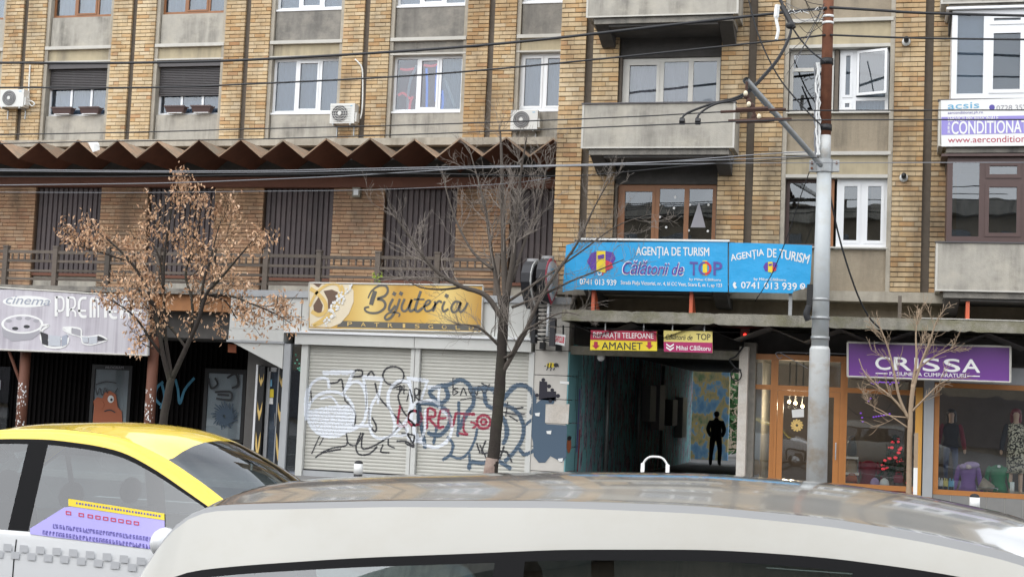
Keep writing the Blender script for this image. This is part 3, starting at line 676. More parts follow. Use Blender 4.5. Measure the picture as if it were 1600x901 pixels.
for z0, z1, fm, gl, cu, ss in ((7.62, 9.38, 'upvc_old', 'glass', 'curtain_pink', (0,)), (4.85, 6.62, 'frame_wood', 'glass_dark', None, (0,)), (10.45, 12.2, 'upvc', 'glass', 'curtain', ())):
    w = window(RB, -5.78, -3.66, z0, z1, .22, (.40, .70), fm, .085, gl, ss, cu, (0, .68))
    if cu == 'curtain_pink': obj('blind', bx(-4.26, -3.74, .30, .31, z0, z1-.1), 'blind_grey', w)
    obj('lintel', bx(-5.83, -3.64, .16, .6, z1+.003, z1+.55), 'soffit_dark', RB)
    obj('jamb', bx(-5.835, -5.785, .10, .6, z0, z1), 'groove', RB); obj('jamb', bx(-3.655, -3.635, .10, .6, z0, z1), 'groove', RB)
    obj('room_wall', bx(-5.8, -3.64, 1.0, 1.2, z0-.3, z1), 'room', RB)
    if fm == 'frame_wood':
        mb = MB()
        for u, v in ((1029, 297), (1055, 308), (1030, 320), (1053, 325), (1031, 339), (1041, 355), (1078, 320), (1107, 320), (1076, 360), (1106, 361)):
            c = P(u, v, .245); mb.prism([(c[0]+.028*math.cos(i), c[2]+.028*math.sin(i)) for i in range(0, 6)], .243, .247)
        obj('snow_sticker', mb, 'p_white', w)
        c = P(1091, 348, .245); obj('tree_sticker', MB().prism([(c[0]-.16, c[2]-.1), (c[0]+.16, c[2]-.1), (c[0], c[2]+.45)], .243, .247), 'p_grey', w)
for z0, z1, fm, gl in ((8.16, 9.93, 'upvc', 'glass'), (5.34, 7.0, 'frame_brown', 'glass_dark')):      # glazed-in balconies at the right edge
    y0 = -.93; xa, xb = (1.02, 4.28) if fm == 'upvc' else (.98, 4.28)
    w = window(RB, xa, xb, z0, z1, y0, (.20, .43, .71), fm, .10, gl, (1,), None, transom={1: .80} if fm == 'upvc' else {1: .72, 2: .72})
    obj('corner_post', bx(xa-.001, xa+.12, y0+.072, -.02, z0, z1), fm, w)
    if fm == 'upvc': obj('blind', bx(xa+.65, xb-.1, y0+.13, y0+.14, z0+.05, z1-.3), 'blind_grey', w); obj('curtain', bx(xa+.13, xa+.65, y0+.13, y0+.14, z0, z1), 'curtain', w)
    else: obj('curtain', bx(xa+.2, xb-.4, y0+.45, y0+.46, z0, z1-.25), 'curtain_blue', w)
    obj('roof_strip', bx(xa-.12, 4.4, y0-.10, -.01, z1+.003, z1+.05), 'upvc' if fm == 'upvc' else 'frame_brown', w)
    obj('soffit', bx(xa-.05, 4.2, y0+.05, -.01, z1+.053, z1+.12), 'concrete_moss', RB)
for px_, py_ in ((1416, 65), (1412, 277)):
    c = P(px_, py_, 0); t = thing('vent_cowl', 'round white wall vent with black pipe, %s one on the brick pier' % ('upper' if py_ < 100 else 'lower'), 'vent', c, 'wall vents')
    obj('flange', MB().prism([(c[0]+.085*math.cos(i*.39), c[2]-.02+.085*math.sin(i*.39)) for i in range(16)], -.07, -.012), 'ac_white', t, True)
    obj('pipe', MB().tube([(c[0], -.06, c[2]), (c[0], -.2, c[2]+.015)], .05, 12), 'black', t, True)
for k, (px_, y0, y1, m_) in enumerate(((927, 455, 488, 'strut_red'), (1080, 452, 487, 'strut_red'), (1512, 468, 500, 'strut_red'), (1235, 448, 489, 'galv'), (1406, 460, 492, 'groove'))):
    x_ = PX(px_, 475, -.8); obj('support_post', MB().box(x_-.035, x_+.035, -.84, -.78, 3.812, 4.26 if k != 2 else 4.23), m_, RB)
    if m_ == 'strut_red': obj('support_post', MB().add([(x_-.03, -.775, 4.25), (x_+.03, -.775, 4.25), (x_+.03, -.3, 3.812), (x_-.03, -.3, 3.812), (x_-.03, -.70, 4.25), (x_+.03, -.70, 4.25), (x_+.03, -.22, 3.812), (x_-.03, -.22, 3.812)],
        [(0, 1, 2, 3), (7, 6, 5, 4), (0, 3, 7, 4), (1, 5, 6, 2), (0, 4, 5, 1), (3, 2, 6, 7)]), m_, RB)
# ================================================================== ground floor, left: podium with cinema and jeweller
PD = thing('podium_building', 'single-storey podium with pale cladding under the terrace, left of the passage', 'building', (-14, 0, 0))
obj('terrace_slab', bx(-28, -6.66, -.05, YT+.1, 4.0, 4.12), 'concrete_dark', PD)
obj('terrace_edge', bx(-14.7, -6.66, -.088, -.052, 3.98, 4.13), 'grey_clad', PD)
YS = .10
fasc = [(-14.66, -13.33), (-13.32, -12.9), (-12.89, -8.35), (-8.34, -7.56)]
for a, b_ in fasc: obj('fascia_panel', bx(a+.006, b_-.006, -.04, .5, 3.24, 3.978), 'white_clad', PD)
obj('entry_fascia', bx(-14.66, -13.30, -.045, .5, 2.98, 3.235), 'white_clad', PD)
obj('entry_strip', bx(-14.70, -13.28, -.06, .5, 2.93, 2.978), 'grey_clad', PD)
obj('entry_soffit', MB().prism([(-14.58, 2.928), (-13.30, 2.928), (-13.30, 2.36)], -.02, 1.1), 'white_clad', PD)
obj('fascia_ledge', bx(-13.25, -7.5, -.16, .4, 3.18, 3.235), 'upvc', PD)
for a, b_ in ((-13.0, -10.16), (-10.155, -7.5)): obj('shutter_box', bx(a+.004, b_-.004, -.10, .4, 2.93, 3.175), 'white_clad', PD)
obj('side_post', bx(-13.28, -13.12, -.02, .4, 0, 2.93), 'grey_clad', PD)
obj('side_glass', bx(-13.115, -12.86, .05, .06, .1, 2.92), 'glass_dark', PD); obj('side_back', bx(-13.115, -12.86, .12, .4, 0, 2.93), 'curtain_blue', PD)
mb = MB()
for q in range(10): c = P(random.uniform(458, 471), random.uniform(552, 582), .045); mb.box(c[0]-.015, c[0]+.02, .043, .047, c[2]-.015, c[2]+.015)
obj('painted_light', mb, 'p_green', PD, kind='stuff')  # green lights of the glass strip, put in as flat coloured dots without glow
for a, b_ in ((-12.855, -12.70), (-10.25, -10.165), (-10.150, -10.045), (-7.56, -7.44)): obj('shutter_post', bx(a, b_, -.02, .4, 0, 2.93), 'white_clad', PD)
obj('plinth', bx(-12.69, -7.57, .02, .5, 0, .12), 'grey_clad', PD)
SLAT = .0775
def shutter_y(z):
    k = ((z-.13)/SLAT) % 1.0
    return YS-.012*math.sin(math.pi*k)**.7
for a, b_ in ((-12.695, -10.255), (-10.04, -7.565)):
    sh = obj('roller_shutter', bx(a, b_, YS+.03, YS+.06, .12, 2.92), 'shutter_white', PD)
    mb = MB(); vs = []
    for q in range(7): zz = SLAT*.985*q/6; vs += [(a+.005, YS-.012*math.sin(math.pi*q/6)**.7, zz), (b_-.005, YS-.012*math.sin(math.pi*q/6)**.7, zz)]
    mb.add(vs+[(a+.005, YS+.02, SLAT*.985), (b_-.005, YS+.02, SLAT*.985)], [(2*q, 2*q+1, 2*q+3, 2*q+2) for q in range(7)])
    me = mb.mesh('slat', True); me.materials.append(MATS['shutter_white']); z = .13
    while z < 2.90:
        o = bpy.data.objects.new('slat', me); COL.objects.link(o); o.parent = sh; o.location = (0, 0, z); z += SLAT
obj('floor_bar', bx(-12.69, -7.57, YS-.03, YS+.03, .122, .15), 'rubber', PD)
# smooth-clad wall between shop and passage, one panel per course
zs = [0, .40, .92, 1.44, 1.94, 2.45, 2.98, 3.5, 3.995]
for z0, z1 in zip(zs, zs[1:]): obj('wall_panel', bx(-7.435, -6.70, 0, .5, z0+.008, z1-.008), 'white_wall', PD)
obj('wall_backing', bx(-7.43, -6.72, .02, .55, 0, 4.0), 'rubber', PD)
obj('shop_interior', bx(-14.6, -7.45, 1.6, 5, 0, 3.99), 'inner_wall', PD)
# graffiti sprayed over the shutters and wall (follows the slats)
def raster(paths, name, mat, fill=None, root=PD):
    """sprayed marks: cells of paint laid on the shutter relief; paths of ([photo pixels], width m)"""
    cs = .0125; segs = []
    for pts, w in paths:
        q = np.array([(PX(u, v, YS), PZ(u, v, YS)) for u, v in catmull(pts, 8)]); segs.append((q, w/2))
    allp = np.concatenate([q for q, w in segs]+([np.array([(PX(u, v, YS), PZ(u, v, YS)) for u, v in fill])] if fill else []))
    x0, z0 = allp.min(0)-.12; x1, z1 = allp.max(0)+.12
    gx = np.arange(x0, x1, cs); gz = np.arange(z0, z1, cs); X, Z = np.meshgrid(gx, gz); on = np.zeros(X.shape, bool)
    jitter = RNG.random(X.shape)
    for q, w in segs:
        for a, b_ in zip(q, q[1:]):
            i0, i1 = np.searchsorted(gx, [min(a[0], b_[0])-w-.02, max(a[0], b_[0])+w+.02]); j0, j1 = np.searchsorted(gz, [min(a[1], b_[1])-w-.02, max(a[1], b_[1])+w+.02])
            xx, zz = X[j0:j1, i0:i1], Z[j0:j1, i0:i1]; d = b_-a; l2 = max(1e-9, d@d)
            t = np.clip(((xx-a[0])*d[0]+(zz-a[1])*d[1])/l2, 0, 1)
            dist = np.hypot(xx-a[0]-t*d[0], zz-a[1]-t*d[1]); on[j0:j1, i0:i1] |= (dist < w*.85) | ((dist < w*1.1) & (jitter[j0:j1, i0:i1] > .5))
    if fill:
        poly = np.array([(PX(u, v, YS), PZ(u, v, YS)) for u, v in fill]); inside = np.zeros(X.shape, bool); n = len(poly)
        for i in range(n):
            a, b_ = poly[i], poly[(i+1) % n]
            cond = ((a[1] > Z) != (b_[1] > Z)); xi = (b_[0]-a[0])*(Z-a[1])/(b_[1]-a[1]+1e-12)+a[0]; inside ^= cond & (X < xi)
        on |= inside & (jitter > .14)
    mb = MB(); vs = []; fs = []
    prof = lambda x, z: ((shutter_y(z) if .13 < z < 2.9 else YS-.01) if (-12.69 < x < -10.26 or -10.03 < x < -7.57) else (-.001 if x > -7.44 else -.02))-.004
    js, is_ = np.nonzero(on)
    for j, i in zip(js, is_):
        xa, za = gx[i], gz[j]; k = len(vs)
        if za < .13: continue
        vs += [(xa, prof(xa, za), za), (xa+cs, prof(xa+cs, za), za), (xa+cs, prof(xa+cs, za+cs), za+cs), (xa, prof(xa, za+cs), za+cs)]; fs.append((k, k+1, k+2, k+3))
    mb.add(vs, fs); return obj(name, mb, mat, root, kind='stuff')
def gz(pts): return [(400+u/3.3333, 500+v/3.3333) for u, v in pts]      # coordinates read off an enlarged crop
def circ(cx, cy, rx, ry, a0=0, a1=360, n=14): return [(cx+rx*math.cos(R(a0+(a1-a0)*i/n)), cy+ry*math.sin(R(a0+(a1-a0)*i/n))) for i in range(n+1)]
WH = [(circ(390, 490, 122, 118), .07), ([(355, 275), (430, 274), (505, 272)], .10), ([(380, 350), (372, 310), (330, 305), (285, 340), (268, 420), (270, 520)], .07), ([(505, 275), (480, 330), (455, 385)], .08),
      ([(455, 380), (500, 325), (545, 330), (570, 390), (575, 460), (560, 530), (500, 572), (440, 580)], .07), ([(560, 300), (610, 302), (655, 308)], .09), ([(655, 310), (645, 360), (635, 430)], .06), ([(560, 305), (572, 380), (578, 470)], .07),
      ([(640, 380), (600, 450), (590, 540), (610, 600), (660, 615), (720, 590), (790, 510), (820, 430)], .07), ([(690, 450), (690, 380), (730, 325), (780, 320), (810, 360), (820, 450), (815, 520)], .08), ([(690, 440), (720, 530), (715, 600)], .07),
      ([(730, 550), (780, 545), (800, 570), (770, 600), (710, 600)], .06), ([(795, 305), (845, 310), (890, 318)], .09), ([(890, 320), (875, 370), (860, 410)], .06), ([(790, 300), (810, 330), (815, 400)], .06), ([(900, 350), (955, 352)], .09),
      ([(955, 355), (950, 410), (955, 460)], .06), ([(830, 440), (860, 425), (920, 420), (950, 440)], .07), ([(880, 470), (880, 560), (860, 620)], .06), (circ(925, 560, 95, 100, -60, 200), .07), ([(780, 560), (800, 610), (860, 640), (930, 665), (990, 640)], .06), ([(340, 410), (390, 400), (425, 440)], .05), ([(440, 555), (600, 550)], .07)]
WH = [(gz(p_), w_) for p_, w_ in WH]
BK = [([(285, 370), (290, 430)], .03), ([(385, 330), (420, 325), (445, 310), (455, 370), (465, 420)], .04), ([(500, 290), (520, 262), (550, 265), (550, 290), (500, 295)], .045), ([(580, 290), (600, 268), (615, 290)], .04), (circ(715, 290, 55, 48), .04),
      ([(570, 340), (575, 420), (570, 470)], .03), ([(620, 330), (640, 400), (700, 470), (780, 570), (830, 650)], .04), ([(700, 355), (760, 350), (740, 400), (770, 480), (830, 540)], .04), ([(590, 460), (590, 540), (620, 580), (625, 550), (605, 510)], .04),
      ([(465, 420), (515, 480), (512, 550), (500, 545)], .035), ([(330, 605), (290, 695)], .03), ([(350, 615), (330, 650)], .025), ([(310, 715), (350, 690), (440, 672)], .035), ([(340, 690), (400, 665), (470, 650), (470, 590), (480, 640), (520, 650), (560, 590)], .035),
      ([(545, 590), (520, 660), (540, 700), (590, 695), (630, 660)], .04), ([(555, 590), (550, 660), (580, 668), (640, 640), (700, 600), (740, 560)], .04), ([(660, 650), (650, 685), (690, 690)], .035), ([(690, 620), (690, 650), (720, 665)], .035), ([(735, 630), (790, 632), (830, 660), (780, 640)], .04), ([(760, 590), (830, 600), (825, 640)], .04),
      ([(750, 340), (745, 385)], .03), ([(770, 340), (770, 385)], .03), ([(735, 360), (785, 362)], .03), ([(785, 420), (805, 360), (820, 400), (825, 430)], .03), ([(835, 420), (835, 360), (855, 365), (850, 390), (835, 395), (860, 420)], .03),
      ([(1025, 305), (1025, 385)], .03), ([(1050, 355), (1028, 360), (1050, 375), (1030, 390)], .03), ([(1065, 390), (1080, 355), (1095, 390)], .03), ([(1105, 360), (1120, 390), (1130, 355), (1150, 390), (1160, 345), (1190, 380), (1215, 335)], .03), ([(1065, 415), (1140, 405), (1215, 415)], .025), ([(1175, 330), (1215, 350)], .03),
      ([(1300, 450), (1350, 460), (1390, 455)], .035), ([(1290, 480), (1340, 490), (1395, 490)], .035), ([(1310, 430), (1300, 500)], .03), ([(1320, 500), (1360, 525)], .03), ([(1150, 645), (1165, 690)], .04), ([(1195, 630), (1175, 690), (1210, 690)], .04), ([(1240, 690), (1300, 685), (1330, 735)], .05), ([(1290, 660), (1270, 720)], .04), ([(1165, 650), (1200, 720)], .03)]
BK = [(gz(p_), w_) for p_, w_ in BK]
BL = [([(985, 340), (940, 350), (905, 380), (960, 430), (1000, 400), (985, 350)], .10), ([(985, 345), (1020, 330), (1060, 312), (1100, 330), (1130, 380), (1130, 440), (1095, 490), (1060, 560)], .10), ([(870, 430), (930, 440), (990, 470), (1010, 520), (990, 570), (950, 600), (900, 590)], .10), ([(850, 440), (855, 520), (870, 600), (880, 660)], .09),
      ([(1055, 430), (1055, 520), (1050, 600)], .07), ([(940, 560), (925, 640)], .07), ([(1000, 610), (1025, 650), (1010, 700), (975, 725)], .07), ([(1010, 705), (1060, 720), (1105, 690), (1140, 620), (1150, 570)], .06), ([(1130, 360), (1180, 355), (1240, 360)], .10), ([(1190, 380), (1200, 440), (1250, 470), (1290, 520), (1310, 580), (1290, 640)], .09),
      ([(1290, 410), (1340, 350), (1390, 340), (1440, 370), (1455, 430), (1440, 480)], .10), ([(1290, 440), (1350, 470), (1390, 540), (1385, 620), (1340, 690), (1300, 730)], .09), ([(1370, 670), (1400, 700), (1450, 680)], .08), ([(1300, 520), (1298, 620)], .06), ([(1110, 770), (1120, 740), (1180, 745), (1250, 730), (1320, 770)], .09), ([(1390, 560), (1440, 520)], .06), ([(1110, 700), (1115, 770)], .06), ([(1240, 380), (1300, 390), (1350, 350)], .07)]
BL = [(gz(p_), w_) for p_, w_ in BL]
RD = [([(750, 450), (740, 545), (790, 545)], .06), (circ(830, 510, 32, 38), .06), ([(890, 560), (895, 465), (930, 470), (930, 500), (900, 510), (945, 560)], .06), ([(1000, 470), (960, 475), (950, 555), (975, 555)], .06), ([(955, 512), (985, 510)], .05), ([(1000, 480), (1020, 555), (1040, 485)], .06), ([(1040, 485), (1135, 490)], .06), ([(1085, 490), (1080, 570), (1100, 595), (1060, 590)], .05), (circ(1185, 530, 35, 35), .06), (circ(1185, 530, 14, 14), .05), ([(1120, 530), (1150, 545), (1130, 560)], .05)]
RD = [(gz(p_), w_) for p_, w_ in RD]
raster(BL, 'graffiti', 'spray_blue'); raster(BK, 'graffiti', 'spray_black')
raster(RD, 'graffiti', 'spray_red'); raster(WH, 'graffiti', 'spray_white', gz([(272, 470), (380, 445), (508, 440), (512, 500), (480, 560), (400, 608), (330, 590), (280, 540)]))
# painted block, bee, emblem and notices on the smooth wall
for pts, m_ in (([(835, 632), (848, 622), (868, 620), (866, 628), (852, 660), (854, 662), (886, 664), (885, 714), (878, 722), (868, 716), (860, 712), (852, 722), (842, 722), (834, 712), (833, 690), (829, 676), (832, 650)], 'spray_blue'),
                ([(843, 595), (855, 596), (855, 611), (869, 611), (869, 626), (842, 624)], 'emblem')):
    obj('wall_paint', sheet(pp(pts, 0), -.010, .008), m_, PD)
for c, r_ in (((849, 593), 3), ((858, 603), 3.2), ((863, 609), 3), ((839, 617), 3), ((872, 618), 3.2), ((860, 626), 3)):
    obj('wall_paint', sheet(pp(circ(c[0], c[1], r_, r_, n=8)[:-1], 0), -.012, .010), 'emblem', PD)
bee = obj('painted_bee', sheet(pp(circ(861, 570, 7, 3.8, n=12)[:-1], 0), -.010, .008), 'p_yellow', PD)
for u in (856, 860.5): obj('stripe', sheet(pp([(u, 567), (u+2, 567), (u+1, 574), (u-1, 574)], 0), -.014, .003), 'p_black', bee)
obj('head', sheet(pp(circ(869, 570, 4, 3.4, n=8)[:-1], 0), -.014, .003), 'p_black', bee)
mb = MB()
for a_, b_ in (((857, 573), (854, 578)), ((862, 574), (860, 579)), ((867, 574), (865, 578)), ((871, 568), (873, 573)), ((853, 571), (851, 572))): ribbon(mb, pp([a_, b_], 0), .02, -.013, False)
obj('leg', mb, 'p_black', bee)
surf('torn_paper', (.55, .50, .44), .9, .25, 30, blotch=.4, bcol=(.70, .68, .64))
obj('torn_notice', sheet(pp([(853, 631), (890, 631), (888, 662), (852, 660)], 0), -.020, .006), 'torn_paper', PD)
for x_, y_ in ((840, 647), (858, 675), (876, 718)): obj('paper_scrap', sheet(pp([(x_-4, y_-2), (x_+4, y_-3), (x_+3, y_+3), (x_-3, y_+2)], 0), -.022, .004), 'p_white', PD)
obj('house_number', sheet(pp([(875, 595), (889, 596), (889, 600), (875, 599)], 0), -.012, .009), 'p_white', PD)
# cinema: recessed dark front with columns
YK = 2.6
obj('cinema_lintel', bx(-28, -14.72, .12, .6, 3.62, 3.99), 'orange_wood', PD)
obj('cinema_ceiling', bx(-28, -14.72, .4, YK+.4, 3.0, 3.6), 'soffit_dark', PD)
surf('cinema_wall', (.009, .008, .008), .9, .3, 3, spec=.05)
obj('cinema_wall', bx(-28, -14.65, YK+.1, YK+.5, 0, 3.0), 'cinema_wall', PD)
x = -25.0
while x < -14.8:
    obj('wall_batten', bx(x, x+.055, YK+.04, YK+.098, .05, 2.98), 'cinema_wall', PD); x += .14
for q, (px_, y1) in enumerate(((37, 655), (237, 655))):
    x_ = PX(px_, 600, .35)
    o = obj('column', MB().tube([(x_, .35, 0), (x_, .35, 3.0)], .125, 20), 'beam_brown', PD, True)
    mb = MB()
    for k in range(60):
        a_ = random.uniform(-2.6, -.5); z = random.uniform(.6, 1.75); s_ = random.uniform(.01, .035)
        mb.add([(x_+.127*math.cos(a_+u), .35+.127*math.sin(a_+u), z+v) for u, v in ((0, 0), (s_*7, 0), (s_*7, s_*1.6), (0, s_*1.6))], [(0, 1, 2, 3)])
    obj('torn_paper', mb, 'p_white', o, kind='stuff')
obj('brace', MB().tube([P(14, 548, .1), P(32, 598, .33)], .035, 6), 'beam_brown', PD)
for (x0, y0, x1, y1) in ((143, 570, 206, 668), (319, 576, 384, 690)):
    X0, X1, Z0, Z1 = prect(x0, y0, x1, y1, YK)
    fr = obj('poster_case', MB().box(X0, X0+.09, YK-.06, YK+.03, Z0, Z1).box(X1-.09, X1, YK-.06, YK+.03, Z0, Z1).box(X0+.09, X1-.09, YK-.06, YK+.03, Z1-.12, Z1).box(X0+.09, X1-.09, YK-.06, YK+.03, Z0, Z0+.08), 'black', PD)
    obj('poster', bx(X0+.09, X1-.09, YK-.01, YK+.0, Z0+.08, Z1-.12), 'curtain', fr); obj('pane', bx(X0+.09, X1-.09, YK-.045, YK-.04, Z0+.08, Z1-.12), 'glass_shop', fr)
    if x0 < 200:
        obj('sticker', sheet(pp([(145, 656), (147, 636), (146, 626), (152, 620), (160, 622), (163, 613), (172, 610), (181, 616), (184, 636), (190, 642), (191, 660), (146, 662)], YK-.07), YK-.07, .006), 'p_orange', fr)
        obj('sticker', sheet(pp(circ(155, 632, 8, 8, n=10)[:-1], YK-.08), YK-.08, .006), 'p_orange', fr)
        obj('sticker', sheet(pp(circ(173, 623, 5, 6, n=10)[:-1], YK-.08), YK-.08, .006), 'p_white', fr)
        obj('sticker', sheet(pp(circ(174, 624, 2, 2.4, n=8)[:-1], YK-.085), YK-.085, .004), 'p_black', fr)
        mb = MB()
        for pts in ([(150, 600), (165, 596), (182, 598)], [(150, 606), (152, 616), (156, 606), (160, 617), (164, 606), (168, 614)], [(180, 612), (184, 606)], [(163, 642), (172, 640), (180, 644)]): ribbon(mb, pp(pts, YK-.09), .03, YK-.09)
        obj('scribble', mb, 'p_black', fr, kind='stuff')
        text('PROGRAM', [(165, 572), (193, 576)], YK-.07, 'p_grey', fr)
    else:
        mb = MB()
        for k in range(26):
            a_ = k*.241; r1 = 10+6*math.sin(k*2.1); pts = [(351+3*math.cos(a_), 650+3*math.sin(a_)), (351+10*math.cos(a_+.4), 650+10*math.sin(a_+.4)), (351+(14+r1*.5)*math.cos(a_+.1), 648+(16+r1*.5)*math.sin(a_+.1))]
            ribbon(mb, pp(pts, YK-.07), [.10, .05, .02], YK-.07-.0008*k)
        obj('scribble', mb, 'spray_blue', fr, kind='stuff')
        mb = MB()
        for pts in ([(326, 590), (330, 606), (340, 600), (336, 590)], [(336, 612), (360, 612), (360, 624), (338, 622)], [(355, 590), (368, 584), (372, 600), (362, 606)], [(340, 616), (358, 617)]): ribbon(mb, pp(pts, YK-.07), .05, YK-.075)
        obj('scribble', mb, 'p_black', fr, kind='stuff')
mb = MB()
for pts in ([(254, 596), (244, 606), (242, 622), (250, 632)], [(252, 600), (256, 620), (250, 638)], [(273, 592), (277, 608), (280, 630), (288, 608), (303, 590)]): ribbon(mb, pp(pts, YK), .07, YK+.03)
obj('graffiti', mb, 'spray_cyan', PD)
X0, X1, Z0, Z1 = prect(-30, 572, 14, 680, YK); obj('notice_case', bx(X0, X1, YK-.04, YK+.03, Z0, Z1), 'glass_dark', PD)
for q in range(3): obj('notice', bx(X1-.55, X1-.25, YK-.052, YK-.042, Z1-.6-.55*q, Z1-.35-.55*q), 'p_crimson' if q else 'p_grey', PD)
obj('red_notice', sheet(pp([(356, 537), (369, 538), (369, 551), (356, 550)], .9), .9, .01), 'p_orange', PD)
# entrance beside the jeweller: glazed door between two black pilasters with gold flames
YD = .9
obj('entry_wall', bx(-14.65, -13.29, YD+.12, YD+.5, 0, 2.93), 'inner_wall', PD)
dr = obj('entrance_door', MB().box(*prect(414, 578, 419, 720, YD)[:2], YD, YD+.08, 0, 2.4).box(*prect(431, 578, 435, 720, YD)[:2], YD, YD+.08, 0, 2.4).box(PX(419, 600, YD), PX(431, 600, YD), YD, YD+.08, 2.3, 2.4), 'grey_clad', PD)
obj('pane', bx(PX(419, 640, YD)+.002, PX(431, 640, YD)-.002, YD+.03, YD+.04, .05, 2.3), 'glass', dr); obj('blind', bx(PX(419, 640, YD), PX(431, 640, YD), YD+.09, YD+.10, 0, 2.3), 'curtain_blue', dr)
obj('handle', MB().tube([P(429, 645, YD-.03), P(429, 665, YD-.03)], .015, 6), 'chrome', dr)
for (u, v, r_, m_) in ((421, 598, 3.4, 'p_cyan'), (423, 614, 4, 'p_yellow'), (423, 626, 3, 'p_white')): obj('sticker', sheet(pp([(u-r_, v-r_*1.6), (u+r_, v-r_*1.6), (u+r_, v+r_*1.6), (u-r_, v+r_*1.6)], YD), YD+.015, .012), m_, dr)
for a_, b_ in ((404, 413), (436, 446)):
    X0, X1 = PX(a_, 640, YD), PX(b_, 640, YD)
    pc = obj('pilaster', bx(X0, X1, YD-.1, YD+.1, .05, 2.42), 'black', PD); xm = (X0+X1)/2; w_ = (X1-X0)*.42
    for z0, z1 in ((.25, .9), (1.15, 1.6), (1.95, 2.25)):
        obj('flame', MB().prism([(xm-w_, z1), (xm-w_*.9, (z0+z1)/2), (xm, z0), (xm+w_*.9, (z0+z1)/2), (xm+w_, z1), (xm+w_*.4, z1-.18), (xm, z0+.22), (xm-w_*.4, z1-.18)], YD-.106, YD-.101), 'gold_text', pc)
obj('entry_post', MB().box(PX(400, 640, YD), PX(403, 640, YD), YD-.12, YD+.1, 0, 2.45), 'upvc', PD); obj('entry_post', MB().box(PX(447, 640, YD), PX(457, 640, YD), YD-.12, YD+.1, 0, 2.35), 'grey_clad', PD)

# ================================================================== passage
PS = thing('passage', 'dark covered passage with painted walls between the shutters and the wooden shop', 'passage', (-4.8, .3, 0))
LP = 20
obj('passage_wall', bx(-7.1, -6.70, .56, LP, 0, 3.3), 'mural', PS, label='painted left passage wall')
obj('passage_wall', bx(-3.0, -2.75, .3, LP, 0, 3.3), 'concrete_dark', PS)
obj('corner_post', bx(-3.06, -2.88, .02, .298, 0, 3.2), 'torn_paper', PS)
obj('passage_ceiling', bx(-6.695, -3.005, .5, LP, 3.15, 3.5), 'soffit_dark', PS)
obj('passage_beam', bx(-6.69, -2.9, .1, .45, 2.92, 3.10), 'concrete_moss', PS)
plain('teal', (.16, .36, .38), .7)
for z0, z1 in zip(zs[:-3], zs[1:-2]): obj('teal_panel', bx(-6.697, -6.672, .004, 1.3, z0+.012, z1-.012), 'teal', PS)
mb = MB(); mb2 = MB(); mb3 = MB()
for q, (y_, z0, z1, w_) in enumerate(((.9, .1, 2.6, .05), (1.05, .8, 2.2, .1), (1.2, .3, 1.3, .12), (.75, 1.7, 2.5, .03))):
    (mb, mb2, mb3, mb)[q].add([(-6.668, y_, z0), (-6.668, y_+w_, z0), (-6.668, y_+w_*1.6, z1), (-6.668, y_+w_*.6, z1)], [(0, 1, 2, 3)])
obj('mural_stroke', mb, 'p_black', PS); obj('mural_stroke', mb2, 'p_purple', PS); obj('mural_stroke', mb3, 'p_crimson', PS)
mo = P(904, 686, .2)
obj('painted_mouth', MB().add([(-6.666, .28+.22*math.cos(i*.524), .98+.14*math.sin(i*.524)*1.3) for i in range(12)], [tuple(range(12))]), 'p_orange', PS)
obj('painted_mouth', MB().add([(-6.664, .28+.22*math.cos(i*.524), 1.12+.05*math.sin(i*.524)) for i in range(12)], [tuple(range(12))]), 'p_black', PS)
for y_, z_, h, m_ in ((9.5, 1.45, 1.0, 'ac_grey'), (11.2, 1.2, 1.3, 'p_grey'), (13.8, 1.3, .8, 'ac_grey'), (16, .9, 1.3, 'galv')): obj('meter_box', bx(-6.698, -6.45, y_, y_+1.0, z_, z_+h), m_, PS)
for y_ in (4.2, 8.7, 12.7): obj('pipe', MB().tube([(-6.62, y_, .05), (-6.62, y_, 3.1)], .05, 8), 'galv', PS, True)
gl_ = thing('globe_lamp', 'white round globe lamp under the passage beam', 'lamp', P(939, 557, .25)); c = P(939, 558, .25)
obj('globe', MB().ellipsoid(c, (.085, .085, .085)), 'globe_white', gl_, True); obj('collar', MB().tube([(c[0], c[1], c[2]+.07), (c[0], c[1], 2.925)], .05, 10), 'ac_grey', gl_)
al = thing('alarm_box', 'small grey alarm box with a red light beside the passage', 'alarm', P(1163, 519, .05)); X0, X1, Z0, Z1 = prect(1157, 513, 1171, 525, .05)
obj('case', bx(X0, X1, .0, .12, Z0, Z1), 'ac_grey', al); obj('light', MB().ellipsoid(P(1164, 523, -.01), (.03, .02, .03), 8, 6), 'led_red', al); obj('bracket', bx(X0+.05, X1-.05, .121, .75, Z0+.03, Z0+.08), 'galv', al)
cb = thing('cable_coil', 'black cable coil hanging at the right corner of the passage', 'cable', P(1150, 580, 0))
obj('loop', MB().tube([(P(1150, 585, -.03)[0]+.11*math.cos(i*.35), -.03-.02*math.sin(i), P(1150, 585, 0)[2]+.13*math.sin(i*.35)) for i in range(19)], .014, 5), 'wire', cb, True)
obj('strand', MB().tube(catmull([P(1162, 540, -.03), P(1150, 556, -.03), P(1140, 562, -.03), P(1150, 575, -.03), P(1158, 578, -.03)]), .02, 5), 'wire', cb, True)
